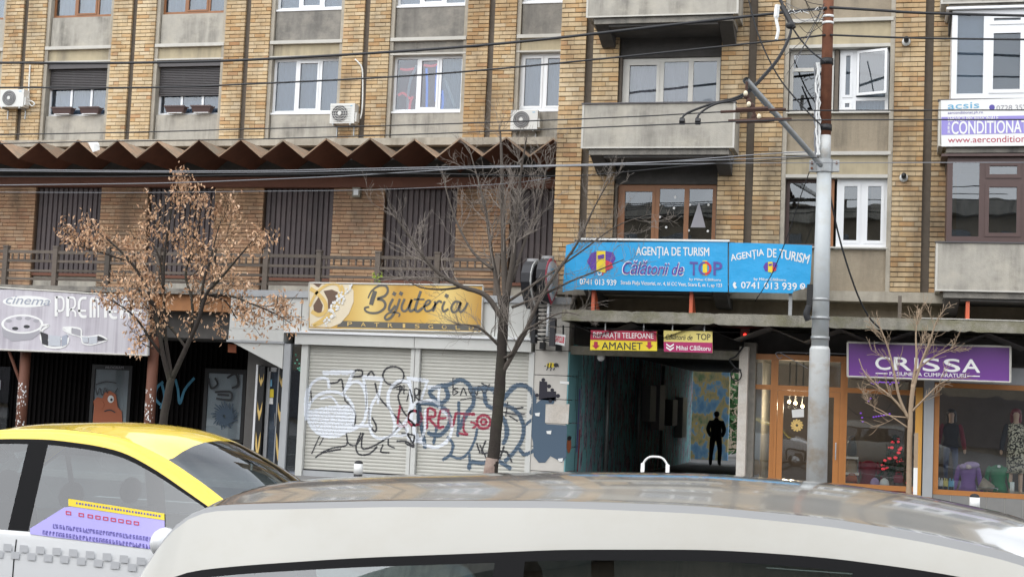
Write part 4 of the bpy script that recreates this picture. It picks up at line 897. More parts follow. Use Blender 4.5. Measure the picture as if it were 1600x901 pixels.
# courtyard behind the passage
CW = thing('courtyard_wall', 'sunlit painted wall glimpsed through the far end of the passage', 'wall', (-7, 24, 0))
obj('wall', bx(-9, -5.75, 23, 23.3, 0, 4), 'mural_court', CW)
obj('wall_coping', bx(-9.05, -5.70, 22.95, 23.35, 4.003, 4.08), 'concrete', CW)
bw = thing('rear_building', 'plain rear building closing the courtyard beyond the passage', 'building', (0, 34, 0)); obj('wall', bx(-20, 12, 34, 36, 0, 9), 'plaster_tan', bw); obj('door', bx(-4, -3, 33.95, 33.998, 0, 2.1), 'frame_brown', bw)
bu = thing('courtyard_shrub', 'green leafy shrub glimpsed at the far end of the passage', 'shrub', (-5.0, 26.5, 0)); mb = MB()
plain('shrub_leaf', (.045, .14, .04), .7)
for q in range(1500):
    c = np.array([-5.0, 26.5, 1.9])+RNG.normal(0, 1, 3)*np.array([.75, .6, .95]); c[2] = max(.2, c[2]); d1 = RNG.normal(0, .09, 3); d2 = RNG.normal(0, .06, 3)
    mb.add([c-d1, c+d2, c+d1, c-d2], [(0, 1, 2, 3)])
obj('crown', mb, 'shrub_leaf', bu, kind='stuff'); obj('trunk', MB().tube([(-5, 26.5, 0), (-5.05, 26.5, 1.5)], .06, 6), 'bark', bu)
# ================================================================== clothes shop
YH = .45
CS = thing('clothes_shop', 'clothes shop with orange-brown wooden frames below the purple sign', 'shop front', (0, YH, 0))
def pX(x, y=650): return PX(x, y, YH)
zt_, ztr, zdo = PZ(1240, 563, YH), PZ(1240, 606, YH), PZ(1240, 612, YH)
fx = [pX(1158), pX(1170), pX(1203), pX(1214), pX(1312, 660), pX(1323, 660), pX(1430, 660), pX(1441, 660), pX(1443, 660), pX(1459, 680), pX(1467, 680)]
def stile(a, b_, z0, z1, m_='shop_wood', d=.11, y=YH): return obj('frame_post', MB().box(a, b_, y, y+d, z0, z1).box(a+(b_-a)*.42, a+(b_-a)*.58, y-.012, y-.001, z0, z1), m_, CS)
ZS0 = .42                                        # foot of the shop windows
stile(fx[0], fx[1], 0, zt_); stile(fx[2], fx[3], 0, zt_); stile(fx[4], fx[5], 0, zt_)
obj('head_rail', bx(fx[0], fx[6], YH-.02, YH+.12, zt_+.003, zt_+.12), 'shop_wood', CS)
for a, b_ in ((fx[1], fx[2]), (fx[3], fx[4]), (fx[5], fx[6])):
    obj('transom_bar', bx(a+.001, b_-.001, YH+.005, YH+.10, ztr-.05, ztr+.05), 'shop_wood', CS)
    obj('pane', bx(a, b_, YH+.05, YH+.056, ztr+.05, zt_), 'glass_shop', CS)
for a, b_ in ((fx[1], fx[2]), (fx[5], fx[6])):
    obj('pane', bx(a, b_, YH+.05, YH+.056, ZS0+.06, ztr-.05), 'glass_shop', CS); obj('bottom_rail', bx(a+.001, b_-.001, YH, YH+.11, ZS0-.04, ZS0+.06), 'shop_wood', CS)
    obj('stall_riser', bx(a, b_, YH+.02, YH+.2, 0, ZS0-.042), 'jacket_red', CS)
da, db = fx[3]+.005, fx[4]-.005
dr = obj('shop_door', MB().box(da, da+.12, YH+.01, YH+.08, .02, ztr-.055).box(db-.12, db, YH+.01, YH+.08, .02, ztr-.055).box(da+.12, db-.12, YH+.01, YH+.08, ztr-.16, ztr-.055).box(da+.12, db-.12, YH+.01, YH+.08, .02, .22), 'shop_wood', CS)
obj('pane', bx(da+.12, db-.12, YH+.04, YH+.046, .22, ztr-.16), 'glass_shop', dr); obj('handle', MB().tube([(db-.06, YH-.04, .95), (db-.06, YH-.04, 1.3)], .014, 6), 'chrome', dr)
obj('open_sign', sheet(pp([(1237, 640), (1256, 638), (1256, 651), (1238, 652)], YH), YH+.02, .01), 'p_white', dr)
mb = MB()
c = P(1245, 664, YH)
for k in range(12): a_ = k*.5236; ribbon(mb, [(c[0]+.03*math.cos(a_), c[2]+.03*math.sin(a_)), (c[0]+.08*math.cos(a_+.3), c[2]+.08*math.sin(a_+.3)), (c[0]+.125*math.cos(a_), c[2]+.125*math.sin(a_))], .035, YH+.025-.0005*k)
obj('snowflake_sticker', mb, 'gold_text', dr)
obj('yellow_column', bx(fx[6]+.002, fx[7], YH-.05, YH+.2, 0, 2.5), 'yellow_col', CS); obj('grey_column', bx(fx[8], fx[9]-.01, YH-.10, YH+.3, 0, 2.75), 'grey_clad', CS)
# right-hand display window
wz0, wz1 = .46, PZ(1520, 607, YH)
obj('frame_post', bx(fx[9], fx[10], YH-.02, YH+.10, wz0, wz1), 'shop_wood', CS); obj('head_rail', bx(fx[9], 4.2, YH-.02, YH+.10, wz1+.002, wz1+.10), 'shop_wood', CS); obj('bottom_rail', bx(fx[9], 4.2, YH-.03, YH+.10, wz0-.10, wz0-.002), 'shop_wood', CS)
obj('pane', bx(fx[10]+.002, 4.2, YH+.04, YH+.046, wz0, wz1), 'glass_shop', CS)
obj('head_panel', bx(fx[9], 4.2, YH+.0, YH+.3, wz1+.105, 2.96), 'grey_clad', CS)
surf('plinth_tile', (.23, .225, .215), .6, .1, 7)
x = fx[9]
while x < 4.0: obj('plinth_tile', bx(x+.004, x+.34, YH-.06, YH+.2, 0, wz0-.103), 'plinth_tile', CS); x += .345
obj('plinth_joint', bx(fx[9], 4.2, YH-.05, YH+.19, 0, wz0-.11), 'trim_white', CS)
surf('shop_back', (.085, .07, .065), .8, .3, 3)
obj('shop_floor', bx(fx[0], 4.2, YH+.2, 4.5, .0, .05), 'shop_back', CS); obj('back_wall', bx(fx[0], 4.2, 4.5, 4.7, 0, 3.0), 'shop_back', CS); obj('shop_ceiling', bx(fx[0], 4.2, YH+.14, 4.5, 2.99, 3.05), 'soffit_dark', CS)
obj('display_floor', bx(fx[10], 4.2, YH+.15, 1.9, .05, wz0-.02), 'plaster_tan', CS); obj('display_floor', bx(fx[5], fx[6], YH+.15, 1.6, .05, ZS0), 'plaster_tan', CS); obj('inner_pillar', bx(pX(1172), pX(1187), .75, .9, .05, 2.9), 'curtain', CS)
obj('side_wall', bx(fx[0]+.01, fx[0]+.1, YH+.12, 4.5, 0, 2.98), 'shop_back', CS)
def blob(name, label, cat, c, parts, group=None):
    t = thing(name, label, cat, c, group)
    for n_, geo, m_ in parts: obj(n_, geo, m_, t, True)
    return t
for k, (u, v) in enumerate(((1233, 627), (1243, 629), (1254, 634))):
    c = P(u, v, 2.6); blob('ceiling_spot', 'warm ceiling spotlight inside the shop, %s of three above the door notice' % ('leftmost', 'middle', 'rightmost')[k], 'lamp', c,
                           (('bulb', MB().ellipsoid(c, (.04, .04, .04), 10, 6), 'lamp_warm'), ('stem', MB().tube([(c[0], c[1], c[2]+.05), (c[0], c[1], 2.99)], .02, 6), 'black')), 'shop spotlights')
    pl_ = bpy.data.lights.new('spot_light', 'POINT'); pl_.energy = 22; pl_.color = (1, .80, .55); pl_.shadow_soft_size = .05; po_ = bpy.data.objects.new('spot_light', pl_); COL.objects.link(po_); po_.location = (c[0], c[1], c[2]-.09)
gp = thing('fairy_light', 'violet fairy lights strung inside the shop window', 'fairy lights', P(1370, 640, .75)); mb = MB()
for u, v in [(1362+q*3.2, 598+random.uniform(-2, 2)) for q in range(14)]+[(1345, 645), (1347, 652), (1348, 658)]+[(1365+q*4, 651-q*.7) for q in range(6)]+[(1385, 648), (1390, 646), (1360, 622), (1357, 626)]: mb.ellipsoid(P(u, v, .75), (.022, .022, .016), 6, 4)
obj('bulbs', mb, 'lamp_violet', gp); obj('cord', MB().tube(catmull([P(1325, 636, .76), P(1346, 650, .76), P(1380, 646, .76), P(1415, 596, .76), P(1428, 612, .76)]), .006, 4), 'wire', gp)
# goods in the left display
YG = .95
def zat(u, v, Y=YG): return P(u, v, Y)
def bag(name, label, u0, v0, u1, v1, m_, Y=YG, group=None):
    X0, X1, Z0, Z1 = prect(u0, v0, u1, v1, Y); xm, w_ = (X0+X1)/2, (X1-X0)/2; t = thing(name, label, 'bag', (xm, Y, Z0), group)
    mb = MB(); n = 8
    prof = [(.8, 0), (1.0, .12), (1.02, .45), (.9, .8), (.6, 1.0)]
    for r_, k in prof: mb.v += [(xm+w_*r_*math.copysign(abs(math.cos(2*math.pi*i/12))**.6, math.cos(2*math.pi*i/12)), Y+w_*.5*r_*math.sin(2*math.pi*i/12), Z0+(Z1-Z0)*.82*k) for i in range(12)]
    mb.f = [(j*12+i, j*12+(i+1) % 12, (j+1)*12+(i+1) % 12, (j+1)*12+i) for j in range(4) for i in range(12)]+[tuple(range(11, -1, -1)), tuple(range(48, 60))]
    obj('pouch', mb, m_, t, True); zt = Z0+(Z1-Z0)*.8
    obj('handle', MB().tube(catmull([(xm-w_*.5, Y, zt), (xm-w_*.4, Y, Z1), (xm+w_*.4, Y, Z1), (xm+w_*.5, Y, zt)]), .014, 5), m_, t)
bag('handbag', 'shiny black backpack bag on the upper display block, left end of the shop window', 1323, 682, 1339, 712, 'leather_black')
bag('handbag', 'brown patterned handbag on the lower display block', 1322, 713, 1340, 738, 'paper_bag')
for (u0, v0, u1, v1) in ((1321, 713, 1341, 716), (1321, 738, 1342, 741)):
    X0, X1, Z0, Z1 = prect(u0, v0, u1, v1, YG); obj('display_shelf', bx(X0, X1, YG-.15, YG+.15, Z0, Z1), 'p_white', CS)
obj('shelf_upright', bx(pX(1341), pX(1341)+.02, YG-.1, YG+.1, ZS0, PZ(1341, 714, YG)), 'chrome', CS)
for k, (u, v, m_, lab) in enumerate(((1367, 748, 'floral', 'purple flowered hat on the shop window floor'), (1382, 748, 'p_white', 'white knitted hat on the shop window floor'))):
    c = P(u, v, YG-.2); r_ = .095; c = (c[0], c[1], ZS0)
    blob('hat', lab, 'hat', c, (('crown', MB().lathe(c, [(r_, .0), (r_, .09), (r_*.8, .15), (r_*.3, .19), (.01, .195)], 14), m_), ('band', MB().lathe(c, [(r_*1.08, .0), (r_*1.1, .045), (r_*1.01, .05)], 14), 'p_white' if k == 0 else 'p_black')), 'hats')
bag('paper_bag', 'beige paper shopping bag behind the narrow left pane', 1170, 708, 1190, 741, 'paper_bag', .8)
bag('handbag', 'orange handbag at the foot of the shop window', 1322, 740, 1340, 752, 'p_orange', .8)
bag('handbag', 'dark red handbag at the right end of the wooden shop window', 1396, 738, 1412, 754, 'knit_red', .85)
ct = thing('christmas_tree', 'small dark christmas tree with red bows behind the shop window', 'christmas tree', P(1398, 742, 1.15)); c = P(1398, 744, 1.15); c = (c[0], c[1], ZS0)
mb = MB(); rb = MB()
for q in range(700):
    h = RNG.random()**.8; r_ = .36*(1-h)+.02; a_ = RNG.random()*6.28; p0 = np.array([c[0]+r_*math.cos(a_), c[1]+r_*math.sin(a_)*.8, c[2]+.1+h*.95]); d1 = RNG.normal(0, .035, 3); d2 = RNG.normal(0, .02, 3)
    mb.add([p0-d1, p0+d2, p0+d1, p0-d2], [(0, 1, 2, 3)])
    if q % 30 == 0: rb.ellipsoid(p0, (.045, .04, .03), 8, 5)
obj('needles', mb, 'fir', ct, kind='stuff'); obj('bow', rb, 'garland_red', ct); obj('trunk', MB().tube([c, (c[0], c[1], c[2]+1.0)], .02, 6), 'bark', ct)
# figures: skinned from a skeleton
SKINS = []
def skin(name, verts, edges, mat, parent, sub=1, mats=None, label=None):
    """verts: (x, y, z, rx, ry)"""
    me = bpy.data.meshes.new(name); me.from_pydata([v[:3] for v in verts], edges, []); o = bpy.data.objects.new(name, me); COL.objects.link(o)
    sm = o.modifiers.new('s', 'SKIN'); ss = o.modifiers.new('u', 'SUBSURF'); ss.levels = ss.render_levels = sub
    lay = me.skin_vertices[0].data
    for i, v in enumerate(verts): lay[i].radius = (v[3], v[4] if len(v) > 4 else v[3]); lay[i].use_root = (i == 0)
    SKINS.append((o, name, mat, parent, mats))
def flush_skins():
    dg = bpy.context.evaluated_depsgraph_get(); dg.update()
    for o, name, mat, parent, mats in SKINS:
        me = bpy.data.meshes.new_from_object(o.evaluated_get(dg)); me.materials.clear()
        if mats:
            for _, mm in mats: me.materials.append(MATS[mm])
            for p_ in me.polygons:
                z = p_.center.z
                for k, (zt, _) in enumerate(mats):
                    if z < zt: p_.material_index = k; break
        me.polygons.foreach_set('use_smooth', [True]*len(me.polygons))
        old = o.data; bpy.data.objects.remove(o); bpy.data.meshes.remove(old); obj(name, me, mat, parent)
def mannequin(c, h, label, coat, legs, hair=None, hands=True, headless=False, bottom=0.0, sleeve=None):
    """standing display figure: body, garment, hair; c is the foot point, h its full height"""
    t = thing('mannequin', label, 'mannequin', c, 'display mannequins'); x, y, z = c; k = h/1.72
    V = lambda dx, dy, dz, r_, r2=None: (x+dx*k, y+dy*k, z+dz*k, r_*k, (r2 or r_)*k)
    if not headless:
        skin('body', [V(0, 0, .95, .11, .09), V(0, 0, 1.35, .10, .08), V(0, 0, 1.48, .05), V(0, -.01, 1.55, .055), V(0, -.02, 1.64, .075, .085), V(0, -.01, 1.70, .05),
                      V(.09, 0, .9, .08), V(.10, -.01, .48, .055), V(.10, 0, .08, .04), V(.10, -.1, .03, .035), V(-.09, 0, .9, .08), V(-.10, -.01, .48, .055), V(-.10, 0, .08, .04), V(-.10, -.1, .03, .035)],
             [(0, 1), (1, 2), (2, 3), (3, 4), (4, 5), (0, 6), (6, 7), (7, 8), (8, 9), (0, 10), (10, 11), (11, 12), (12, 13)], 'skin', t, 2, [(z+.96*k, legs), (z+9, 'skin')])
        for sgn in (1, -1): obj('hand', MB().ellipsoid((x+sgn*.29*k, y-.06*k, z+.84*k), (.03*k, .025*k, .06*k), 8, 6), 'skin', t, True)
        if hair: obj('hair', MB().ellipsoid((x, y+.035*k, z+1.68*k), (.105*k, .105*k, .085*k), 12, 8).lathe((x, y+.085*k, z+1.42*k), [(.07*k, 0), (.11*k, .08*k), (.105*k, .24*k)], 12, 1.1, .6), hair, t, True)
    zb = z+bottom*k
    n = 18; prof = [(bottom, .20 if bottom > .7 else .17), (max(bottom+.05, .98), .155), (1.10, .125), (1.22, .15), (1.33, .165), (1.40, .155), (1.44, .08), (1.46, .055)]
    mb = MB(); mb.lathe((x, y, z), [(r_*k, dz*k) for dz, r_ in prof], n, 1.12, .72); obj('garment', mb, coat, t, True)
    for sgn in (1, -1):
        pts = [(x+sgn*.15*k, y, z+1.40*k), (x+sgn*.20*k, y, z+1.33*k), (x+sgn*.245*k, y+.01*k, z+1.12*k), (x+sgn*.27*k, y-.03*k, z+.98*k), (x+sgn*.285*k, y-.06*k, z+.88*k)]
        obj('sleeve', MB().tube(catmull(pts, 4), [.06*k]*5+[.055*k]*8+[.045*k]*4, 10), sleeve or coat, t, True)
    return t
zf = wz0-.02
c = P(1487, 640, 1.2); mannequin((c[0], 1.25, zf), 1.62, 'mannequin in a dark red cardigan and jeans, left in the big shop window', 'cloth_dark', 'denim', 'black', sleeve='jacket_red', bottom=.92)
c = P(1588, 640, .95); mannequin((c[0], .95, zf), 1.68, 'red-haired mannequin in a leopard-print dress at the right edge', 'leopard', 'skin', 'hair_red', sleeve='cloth_dark', bottom=.42)
c = P(1513, 740, .72); mannequin((c[0], .75, zf-.80), 1.60, 'headless form wearing a purple coat with flowered collar', 'coat_purple', 'skin', None, headless=True, bottom=.84)
sc_t = blob('scarf', 'pale lilac flowered scarf round the purple coat', 'scarf', (c[0], .7, zf+.5), (('cloth', MB().ellipsoid((c[0]+.06, .68, zf+.54), (.16, .11, .07), 12, 6).ellipsoid((c[0]-.08, .66, zf+.50), (.1, .07, .06), 10, 6), 'floral'), ('knot', MB().ellipsoid((c[0], .6, zf+.50), (.06, .04, .05), 8, 6), 'curtain_pink')))
c = P(1560, 740, .9); mannequin((c[0], .95, zf-.80), 1.60, 'headless form wearing a dark green coat with a white pin', 'coat_green', 'skin', None, headless=True, bottom=.84)
obj('pin', MB().ellipsoid(P(1561, 728, .80), (.035, .01, .03), 6, 4), 'p_white', bpy.data.objects['mannequin.003'])
c = P(1357, 735, 1.2); mannequin((c[0], 1.2, ZS0-.85), 1.62, 'red sequinned knit jumper on a form behind the shop window', 'knit_red', 'skin', None, headless=True, bottom=.86)
for k, (u, w_, m_, lab) in enumerate(((1470, 5, 'p_white', 'white'), (1478, 4.5, 'p_cream', 'cream'), (1487, 5, 'p_cyan', 'pale blue'))):
    X0, X1 = PX(u-w_, 755, .65), PX(u+w_-1, 755, .65)
    blob('glove', '%s knitted glove standing on the shop window floor' % lab, 'glove', ((X0+X1)/2, .65, zf), (('palm', bx(X0, X1, .64, .66, zf, zf+.20), m_), ('cuff', bx(X0+.01, X1-.01, .625, .638, zf+.02, zf+.08), 'cloth_dark'),
         ('finger', MB().tube([(X0+.03, .65, zf+.19), (X0+.03, .65, zf+.25)], .015, 6).tube([(X1-.03, .65, zf+.19), (X1-.03, .65, zf+.24)], .015, 6), m_)), 'gloves')
X0, X1, Z0, Z1 = prect(1578, 748, 1585, 766, .62)
blob('price_card', 'small white price card on the shop window floor', 'price card', (X0, .62, Z0), (('card', bx(X0, X1, .62, .63, zf, zf+.24), 'p_white'), ('stand', bx(X0+.02, X1-.02, .632, .70, zf, zf+.02), 'p_white')))
c = P(1541, 755, .68); blob('gift_basket', 'wire basket of pale wrapped goods on the window floor', 'basket', (c[0], .7, zf),
    (('wrapping', MB().add([(c[0]-.17, .62, zf+.06), (c[0]+.12, .62, zf+.03), (c[0]+.17, .66, zf+.14), (c[0]-.05, .7, zf+.30), (c[0]-.1, .78, zf+.25), (c[0]+.12, .78, zf+.05)], [(0, 1, 2, 3), (3, 2, 5, 4), (0, 3, 4), (0, 4, 5, 1), (1, 5, 2)]), 'paper_bag'),
     ('wire_frame', MB().tube([(c[0]-.2, .6, zf+.10), (c[0]+.22, .6, zf+.10), (c[0]+.22, .82, zf+.10), (c[0]-.2, .82, zf+.10), (c[0]-.2, .6, zf+.10)], .006, 4).tube([(c[0]+.2, .6, zf), (c[0]+.22, .6, zf+.12)], .006, 4).tube([(c[0]-.15, .6, zf), (c[0]-.2, .6, zf+.1)], .006, 4), 'chrome')))
# person walking out of the far end of the passage
X, Yp = -5.6, 18.0
PE = thing('person', 'person in a dark jacket and trousers walking away at the far end of the passage', 'person', (X, Yp, 0)); k = 1.03
V = lambda dx, dy, dz, r_, r2=None: (X+dx*k, Yp+dy*k, dz*k, r_*k, (r2 or r_)*k)
skin('body', [V(0, 0, .95, .17, .13), V(0, 0, 1.12, .17, .13), V(0, .02, 1.32, .21, .14), V(0, .02, 1.44, .12, .1), V(0, .03, 1.50, .06), V(0, .04, 1.56, .065), V(0, .05, 1.64, .095, .105), V(0, .05, 1.71, .06),
              V(.20, .02, 1.38, .085), V(.265, 0, 1.14, .075), V(.20, .10, .96, .06), V(.17, .13, .95, .05), V(-.20, .02, 1.38, .085), V(-.275, 0, 1.14, .075), V(-.20, .10, .96, .06), V(-.17, .13, .95, .05),
              V(.10, 0, .86, .11), V(.13, .10, .48, .08), V(.13, -.02, .10, .06), V(.14, .10, .045, .05), V(.14, .17, .04, .04), V(-.10, 0, .86, .11), V(-.13, -.03, .48, .08), V(-.14, -.12, .10, .06), V(-.15, .0, .045, .05), V(-.15, .07, .04, .04)],
     [(0, 1), (1, 2), (2, 3), (3, 4), (4, 5), (5, 6), (6, 7), (2, 8), (8, 9), (9, 10), (10, 11), (2, 12), (12, 13), (13, 14), (14, 15), (0, 16), (16, 17), (17, 18), (18, 19), (19, 20), (0, 21), (21, 22), (22, 23), (23, 24), (24, 25)], 'cloth_dark', PE, 2, [(.10, 'rubber'), (.93, 'cloth_dark'), (1.53*k, 'cloth_dark'), (9, 'skin')])
obj('hair', MB().ellipsoid((X, Yp+.03, 1.66*k), (.098, .10, .10), 12, 8), 'black', PE, True)

# ================================================================== signs
def signboard(name, label, corners, Y, mat, cat='sign', frame=None, depth=.06):
    q = pp(corners, Y); t = thing(name, label, cat, (sum(a for a, _ in q)/len(q), Y, min(b_ for _, b_ in q)))
    obj('panel', MB().prism(q, Y, Y+depth), mat, t)
    if frame:
        mb = MB()
        for a_, b_ in zip(q, q[1:]+q[:1]): mb.tube([(a_[0], Y-.005, a_[1]), (b_[0], Y-.005, b_[1])], .02, 4)
        obj('frame', mb, frame, t)
    return t
# cinema banner
Y = -.05
cn = signboard('cinema_banner', 'faded lilac cinema banner with film reel and white art-deco letters', [(-6, 449), (231, 464), (231, 555), (-6, 546)], Y, 'cinema_print', 'banner', 'trim_white', .08)
Y -= .004
obj('glow_patch', sheet(pp(circ(42, 471, 38, 9, n=20)[:-1], Y), Y, .003), 'p_white', cn)
text('cinema', [(9, 461), (78, 465), (78, 477), (9, 474)], Y-.006, 'curtain_blue', cn, .35)
def deco(letters, x0, y0, w_, h, gap, sl):                   # tall art-deco capitals drawn as thick and thin strokes
    mb = MB(); x = x0
    for ch in letters:
        d = sl*(x-x0); Lx = lambda u: x+u*w_; Ly = lambda v: y0+d+v*h
        S = {'P': [([(.12, 0), (.12, 1)], 5), ([(.1, .04), (.7, .04), (.92, .2), (.92, .55), (.7, .72), (.2, .72)], 3)], 'R': [([(.12, 0), (.12, 1)], 5), ([(.1, .04), (.7, .04), (.9, .2), (.85, .5), (.3, .66)], 3), ([(.4, .62), (.9, .75), (.95, 1)], 3)],
             'E': [([(.9, .04), (.4, .05), (.12, .25), (.12, .75), (.4, .96), (.9, .97)], 4), ([(-.1, .68), (.85, .68)], 3)], 'M': [([(.1, 1), (.12, .2), (.3, .03), (.5, .2), (.5, 1)], 4), ([(.5, .2), (.7, .03), (.9, .2), (.92, 1)], 3)],
             'I': [([(.45, 0), (.45, 1)], 5)], 'A': [([(.12, 1), (.12, .3), (.4, .03), (.7, .03), (.92, .3), (.92, 1)], 4), ([(.15, .68), (.9, .68)], 3)]}[ch]
        for pts, ww in S: ribbon(mb, pp([(Lx(u), Ly(v)) for u, v in pts], Y-.004), ww/62, Y-.004)
        x += w_*(.55 if ch == 'I' else 1)+gap
    return mb
obj('lettering', deco('PREMIERA', 86, 463, 14.5, 31, 3.6, .035), 'p_white', cn)
for c, rx, ry, m_ in (((35, 506), 33, 15, 'p_white'), ((35, 506), 29, 12.5, 'cinema_print')): obj('film_reel', sheet(pp(circ(c[0], c[1], rx, ry, n=26)[:-1], Y), Y-(.004 if m_ == 'p_white' else .006), .003), m_, cn)
obj('film_reel', sheet(pp([(2, 506), (68, 506), (66, 517), (50, 530), (20, 533), (5, 525)], Y), Y-.003, .003), 'p_grey', cn)
for u, v in ((24, 513), (42, 510), (57, 501), (14, 501), (30, 497), (44, 497)): obj('reel_hole', sheet(pp(circ(u, v, 5, 2.7, n=10)[:-1], Y), Y-.009, .003), 'p_grey' if v < 505 else 'p_black', cn)
mb = MB(); ribbon(mb, pp([(63, 508), (76, 508), (66, 516), (64, 528), (72, 540), (90, 543), (104, 538), (107, 527)], Y), .05, Y-.006); ribbon(mb, pp([(63, 514), (66, 525), (75, 531), (92, 531), (107, 522)], Y), .04, Y-.006); ribbon(mb, pp([(98, 512), (110, 511), (126, 514), (128, 525), (140, 526), (156, 524), (168, 530)], Y), .04, Y-.006); ribbon(mb, pp([(98, 514), (110, 521), (126, 526), (130, 536), (145, 538), (168, 531)], Y), .03, Y-.006)
obj('film_strip', mb, 'p_white', cn)
for q, m_ in (([(64, 518), (75, 522), (75, 540), (66, 537)], 'p_black'), ([(76, 523), (95, 525), (95, 541), (76, 540)], 'curtain'), ([(97, 525), (106, 522), (105, 538), (97, 541)], 'curtain_blue'), ([(100, 513), (112, 512), (112, 521), (108, 520)], 'p_white'), ([(113, 512), (126, 515), (126, 525), (113, 521)], 'p_grey'), ([(128, 526), (138, 526), (138, 535), (130, 535)], 'curtain'), ([(139, 526), (152, 525), (152, 536), (139, 537)], 'curtain'), ([(153, 524), (168, 531), (153, 532)], 'p_black')):
    obj('film_frame', sheet(pp(q, Y), Y-.009, .002), m_, cn)
# jeweller's gold sign
Y = -.10
jw = signboard('jeweller_sign', 'gold shop sign with wedding rings and dark script lettering', [(483.5, 442), (755, 446), (752.5, 519), (481.5, 513.5)], Y, 'gold_print', 'sign', 'trim_white', .055)
def bz(pts): return [(470+u/5.3333, 430+v/5.3333) for u, v in pts]
Y -= .004
obj('dark_band', sheet(pp(bz([(330, 378), (1495, 412), (1495, 462), (300, 430)]), Y), Y, .003), 'p_taupe', jw)
obj('ring_ground', sheet(pp(bz([(75, 62), (400, 66), (440, 130), (440, 220), (400, 320), (330, 400), (250, 432), (75, 428)]), Y), Y-.004, .003), 'p_ivory', jw)
obj('ring_gap', sheet(pp(bz([(150, 178), (185, 250), (170, 320), (110, 300), (105, 250)]), Y), Y-.008, .003), 'p_brown', jw); obj('ring_gap', sheet(pp(bz([(190, 130), (260, 118), (310, 140), (300, 200), (230, 290), (225, 200)]), Y), Y-.008, .003), 'p_brown', jw); obj('ring_gap', sheet(pp(bz([(100, 66), (180, 66), (150, 100), (130, 90)]), Y), Y-.008, .003), 'p_brown', jw)
mb = MB()
for pts, w_ in (([(80, 110), (150, 160), (205, 230), (205, 300), (150, 330), (90, 300)], .09), ([(75, 260), (130, 150), (220, 80), (300, 75), (330, 130), (290, 240), (200, 350), (100, 415)], .06), ([(340, 80), (355, 150), (300, 270), (200, 380), (110, 425)], .05)): ribbon(mb, pp(bz(pts), Y), w_, Y-.011)
obj('ring_band', mb, 'gold_text', jw)
mb = MB()
for q in range(70):
    t_ = random.random(); u = 400-190*t_+random.uniform(-45, 40)*(1-.3*t_); v = 95+310*t_**1.1+random.uniform(-20, 20)
    if u > 445 or v > 425: continue
    c = bz([(u, v)])[0]; x_, z_ = pp([c], Y)[0]; r_ = random.uniform(.018, .035); mb.prism([(x_+r_*math.cos(i*1.05), z_+r_*math.sin(i*1.05)) for i in range(6)], Y-.014-.0002*q, Y-.012)
obj('ring_stone', mb, 'p_white', jw, kind='stuff')
mb = MB()
for pts, w_ in (([(620, 130), (600, 190), (585, 245)], .10), ([(560, 190), (590, 130), (650, 88), (710, 90), (725, 130), (700, 170), (640, 195), (680, 205), (705, 240), (690, 280), (640, 310), (580, 312), (540, 295), (535, 270), (570, 262)], [.03, .05, .06, .05, .04]),
                ([(770, 195), (745, 240), (735, 285), (755, 290), (790, 250)], .055), ([(786, 140), (772, 166)], .085), ([(825, 195), (800, 270), (760, 340), (720, 368), (700, 350), (730, 315), (790, 308), (825, 320), (815, 345)], [.05, .06, .05, .03, .03]), ([(842, 138), (828, 164)], .085),
                ([(865, 195), (840, 260), (850, 295), (885, 285), (925, 200)], .05), ([(925, 200), (905, 270), (915, 298), (950, 280)], .055), ([(1000, 130), (970, 220), (955, 280), (975, 300), (1015, 270)], .06), ([(940, 200), (1030, 200)], .035), ([(1015, 265), (1070, 235), (1075, 210), (1050, 215), (1030, 260), (1045, 298), (1090, 285), (1115, 250)], .045),
                ([(1115, 215), (1120, 250), (1100, 300)], .05), ([(1115, 250), (1150, 215), (1175, 225)], .05), ([(1200, 215), (1180, 265), (1190, 300), (1230, 280)], .05), ([(1222, 158), (1208, 184)], .085), ([(1330, 225), (1285, 220), (1255, 265), (1265, 303), (1300, 295), (1335, 225), (1320, 280), (1335, 305), (1370, 270), (1390, 225)], .05)):
    ribbon(mb, pp(bz(pts), Y), w_, Y-.003)
obj('script_lettering', mb, 'p_taupe', jw)
for k, ch in enumerate('PATRISGOLD'):
    u = 388+k*112.5; v = 388+k*3.7; w_ = 22 if ch == 'I' else 44
    if ch == 'I': u += 12
    text(ch, bz([(u, v), (u+w_*.9, v), (u+w_*.9, v+32), (u, v+32)]), Y-.006, 'gold_text', jw, 0, .02)
obj('gold_line', sheet(pp(bz([(340, 434), (1490, 464), (1490, 469), (340, 440)]), Y), Y-.006, .003), 'gold_text', jw)
